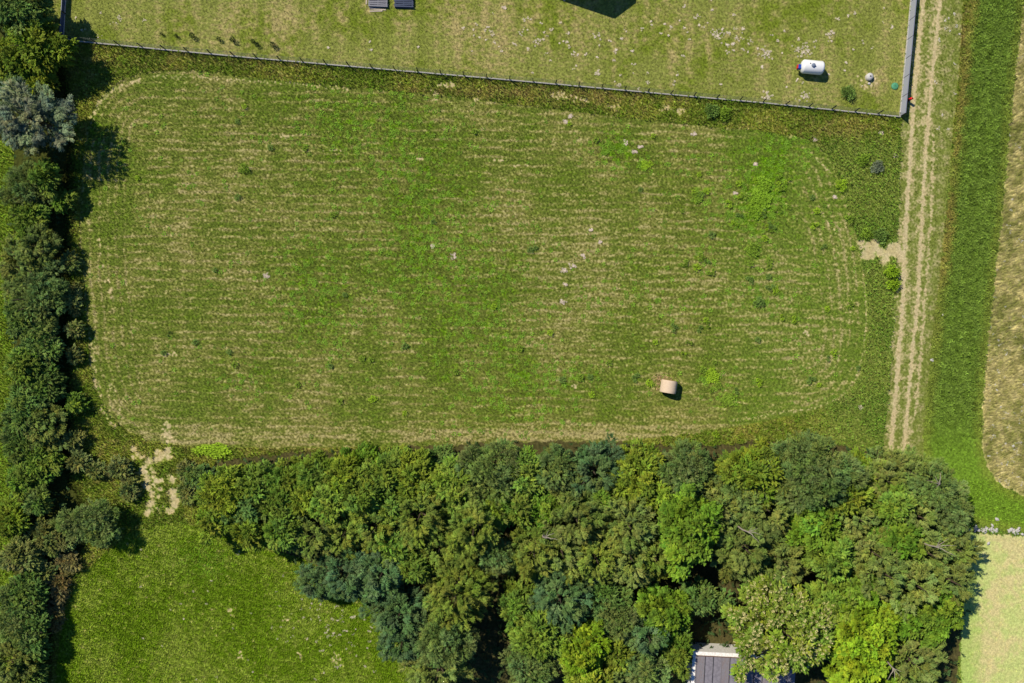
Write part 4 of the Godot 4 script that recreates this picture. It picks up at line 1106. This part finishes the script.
func tree(u: float, v: float, rx: float, rz: float, ht: float, sk: String, label: String, group: String):
	var sp: Dictionary = SP[sk]
	if sk != "li" and sk != "sw" and ht > 2.3: ht *= rng.randf_range(0.88, 1.14) if group.ends_with("wood") else rng.randf_range(0.85, 1.15)
	var hm := ht * 0.72
	var k := (CAM_H - hm) / CAM_H
	var grow := 1.12 * rng.randf_range(0.9, 1.08) if group.ends_with("wood") and sk != "li" else 1.0
	rx *= k * grow; rz *= k * grow
	var c := P(u, v, hm)
	var shrubby := ht < 2.3
	var t := base("bush" if shrubby else "tree", Vector3(c.x, 0, c.z))
	tag(t, label, "bush" if shrubby else "tree", group)
	var tr := 0.035 * ht
	var tk := part("trunk", M.trunk, M.bark, t, Vector3.ZERO, Vector3(0, rng.randf() * TAU, 0)); tk.scale = Vector3(tr, ht * 0.72, tr)
	var nl := 3 if shrubby else 6
	for i in nl:
		var a := TAU * i / nl + rng.randf_range(-0.4, 0.4)
		var lb := part("limb", _limbs[i % 4], M.bark, t, Vector3(0, ht * rng.randf_range(0.25, 0.6), 0))
		var l := (rx + rz) * 0.42
		lb.basis = (Basis(Vector3.UP, a) * Basis(Vector3(0, 0, 1), rng.randf_range(0.3, 0.8))).scaled_local(Vector3(l, l * 0.9, l * 0.9))
	var y0 := ht * 0.22; var hy := (ht - y0) * 0.5; var yc := y0 + hy
	var buf := PackedFloat32Array()
	var flowers := PackedFloat32Array()
	var tone := rng.randf_range(0.88, 1.12)
	var area := PI * rx * rz
	var n := int(area * 118.0) + 80
	var lobes := []
	var ph := rng.randf() * TAU
	if sp.form == "ball":
		var L := clampi(int(area * 1.5) + 7, 8, 100)
		for i in L:
			var y := 1.0 - (i + 0.5) / L * 1.35
			var az := i * 2.39996 + rng.randf_range(-0.3, 0.3)
			var q := sqrt(maxf(0.0, 1.0 - y * y))
			var lr := rng.randf_range(0.32, 0.72) * (1.2 if area > 25 else 1.0) * (0.75 if shrubby else 1.0)
			var rad := rng.randf_range(0.82, 1.12) * (1.0 + 0.16 * sin(az * 3.0 + ph) + 0.10 * sin(az * 5.0 + ph * 2.0))
			lobes.append([Vector3(cos(az) * q * maxf(0.1, rx * rad - lr), yc + y * (hy * rng.randf_range(0.62, 1.12) - lr * 0.5), sin(az) * q * maxf(0.1, rz * rad - lr)), lr, rng.randf_range(0.74, 1.24), Vector3(rng.randf_range(0.84, 1.18), 1.0, rng.randf_range(0.8, 1.25))])
		for i in n:
			var lo: Array = lobes[rng.randi() % L]
			var d := Vector3(rng.randfn(), rng.randfn() + 0.5, rng.randfn()).normalized()
			var p: Vector3 = lo[0] + d * lo[1] * rng.randf_range(0.55, 1.08)
			spray(buf, p, d + Vector3(p.x / rx, 0, p.z / rz) * 0.7 + Vector3(0, -0.25, 0), Vector3(0, 0.85, 0) + d * 0.6, sp.s, sp.c * tone * lo[2] * lo[3])
			if sk == "li" and d.y > 0.1 and rng.randf() < 0.24:
				put(flowers, Basis(Vector3.UP, rng.randf() * TAU).scaled(Vector3.ONE * rng.randf_range(0.07, 0.13)), p + d * 0.16 + Vector3(0, 0.05, 0), Vector3(0.64, 0.60, 0.26) * rng.randf_range(0.8, 1.15))
	else:
		var B := clampi(int(area * 1.7) + 12, 14, 70)
		for i in B:
			var y := 1.0 - (i + 0.5) / B * 1.2
			var az := i * 2.39996 + rng.randf_range(-0.35, 0.35)
			var q := sqrt(maxf(0.05, 1.0 - y * y))
			var rad := rng.randf_range(0.66, 1.3) * (1.0 + 0.14 * sin(az * 2.0 + ph))
			var tip := Vector3(cos(az) * q * rx * rad, yc + y * hy * rng.randf_range(0.65, 1.15), sin(az) * q * rz * rad)
			var root := Vector3(tip.x * 0.2, tip.y - 0.45 * Vector2(tip.x, tip.z).length() - 0.3, tip.z * 0.2)
			var bt := rng.randf_range(0.74, 1.24); var bh := Vector3(rng.randf_range(0.84, 1.16), 1.0, rng.randf_range(0.8, 1.25))
			var ax := (tip - root); var len := ax.length(); ax = ax.normalized()
			var side := ax.cross(Vector3.UP).normalized()
			for j in int(n / B) + 1:
				var f := 0.25 + 0.75 * sqrt(rng.randf())
				var wdt := 0.40 * sin(clampf(f * 0.95, 0, 1) * PI * 0.82 + 0.25) * clampf(len * 0.5, 0.5, 1.3)
				var off := rng.randfn(0, 0.5)
				var p := root + ax * len * f + side * off * wdt + Vector3(0, -absf(off) * 0.3 * wdt + rng.randfn(0, 0.12), 0)
				p.y = maxf(p.y, 0.25)
				spray(buf, p, ax + side * signf(off) * 0.7 + Vector3(0, -0.45, 0), Vector3(0, 1, 0) + ax * 0.3, sp.s, sp.c * tone * bt * bh)
	# inner leaves
	for i in int(n * 0.06):
		var d := Vector3(rng.randfn(), rng.randfn(), rng.randfn()).normalized() * pow(rng.randf(), 0.5) * 0.8
		spray(buf, Vector3(d.x * rx, maxf(0.3, yc + d.y * hy), d.z * rz), d + Vector3(0.01, 0, 0), Vector3.UP, sp.s * 1.2, sp.c * tone)
	var cr := many("crown", M["spray_" + sp.mesh], M.leaf, t, buf); cr.set_meta("kind", "stuff")
	if flowers.size():
		var fl := many("blossom", rosette_mesh(9, 0.9, 0.7, 0.9, 44), M.plain, t, flowers); fl.set_meta("kind", "stuff")

func spray(buf: PackedFloat32Array, p: Vector3, d: Vector3, n: Vector3, s: float, c: Vector3):
	d = (d + Vector3(rng.randf_range(-0.45, 0.45), rng.randf_range(-0.35, 0.35), rng.randf_range(-0.45, 0.45))).normalized()
	n = n + Vector3(rng.randf_range(-0.5, 0.5), 0, rng.randf_range(-0.5, 0.5))
	var z := d.cross(n).normalized()
	var y := z.cross(d)
	var k := s * 0.78 * rng.randf_range(0.65, 1.3)
	var w := rng.randf_range(0.68, 1.38)
	var hue := rng.randf_range(-0.12, 0.12)
	put(buf, Basis(d * k, y * k, z * k), p, Vector3(c.x * (1.0 + hue), c.y, c.z) * w)

func undergrowth():
	var buf := PackedFloat32Array()
	for i in 16000:
		var u := rng.randf_range(-30, 975); var v := rng.randf_range(-30, 715)
		if cls[map_i(u, v)] != 4: continue
		if u > 690 and u < 800 and v > 645: continue
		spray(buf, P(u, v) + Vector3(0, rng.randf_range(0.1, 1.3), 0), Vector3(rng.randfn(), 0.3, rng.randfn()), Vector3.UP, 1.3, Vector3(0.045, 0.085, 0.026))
	tag(many("undergrowth", M.spray_broad, M.leaf, self, buf), "dark leafy undergrowth beneath the trees", "undergrowth", "", "stuff")

func dead_branches():
	# bare grey boughs that show between the crowns
	for a in [[545, 538, 7.2, 1.2, 0.9, "bare grey dead branch showing in a gap of mid-wood"], [936, 547, 7.6, 1.8, 0.5, "long bare pale bough among olive crowns at the wood's right side"], [893, 668, 7.0, 1.2, -1.2, "bare forked pale bough among crowns near the lower right"], [748, 532, 7.4, 1.3, 0.2, "bare pale bough above the blossoming tree"], [940, 484, 6.4, 1.2, 2.6, "bare grey bough at the wood's upper right corner"]]:
		var t := base("dead_branch", P(a[0], a[1], a[2]), a[4])
		tag(t, a[5], "branch")
		for i in 4:
			var b := part("bough", _limbs[i], M.dead, t)
			b.basis = (Basis(Vector3.UP, (i - 1.5) * 0.6) * Basis(Vector3(0, 0, 1), 0.15 + 0.1 * i)).scaled_local(Vector3(a[3], 1.0, 1.0) * (1.0 - 0.12 * i))
		var stem := part("stem", tube([Vector3(0.05, 0.02, 0), Vector3(-0.2, -1.0, 0), Vector3(-0.3, -a[2] + 0.0, 0)], [0.06, 0.08, 0.11], 7), M.dead, t)
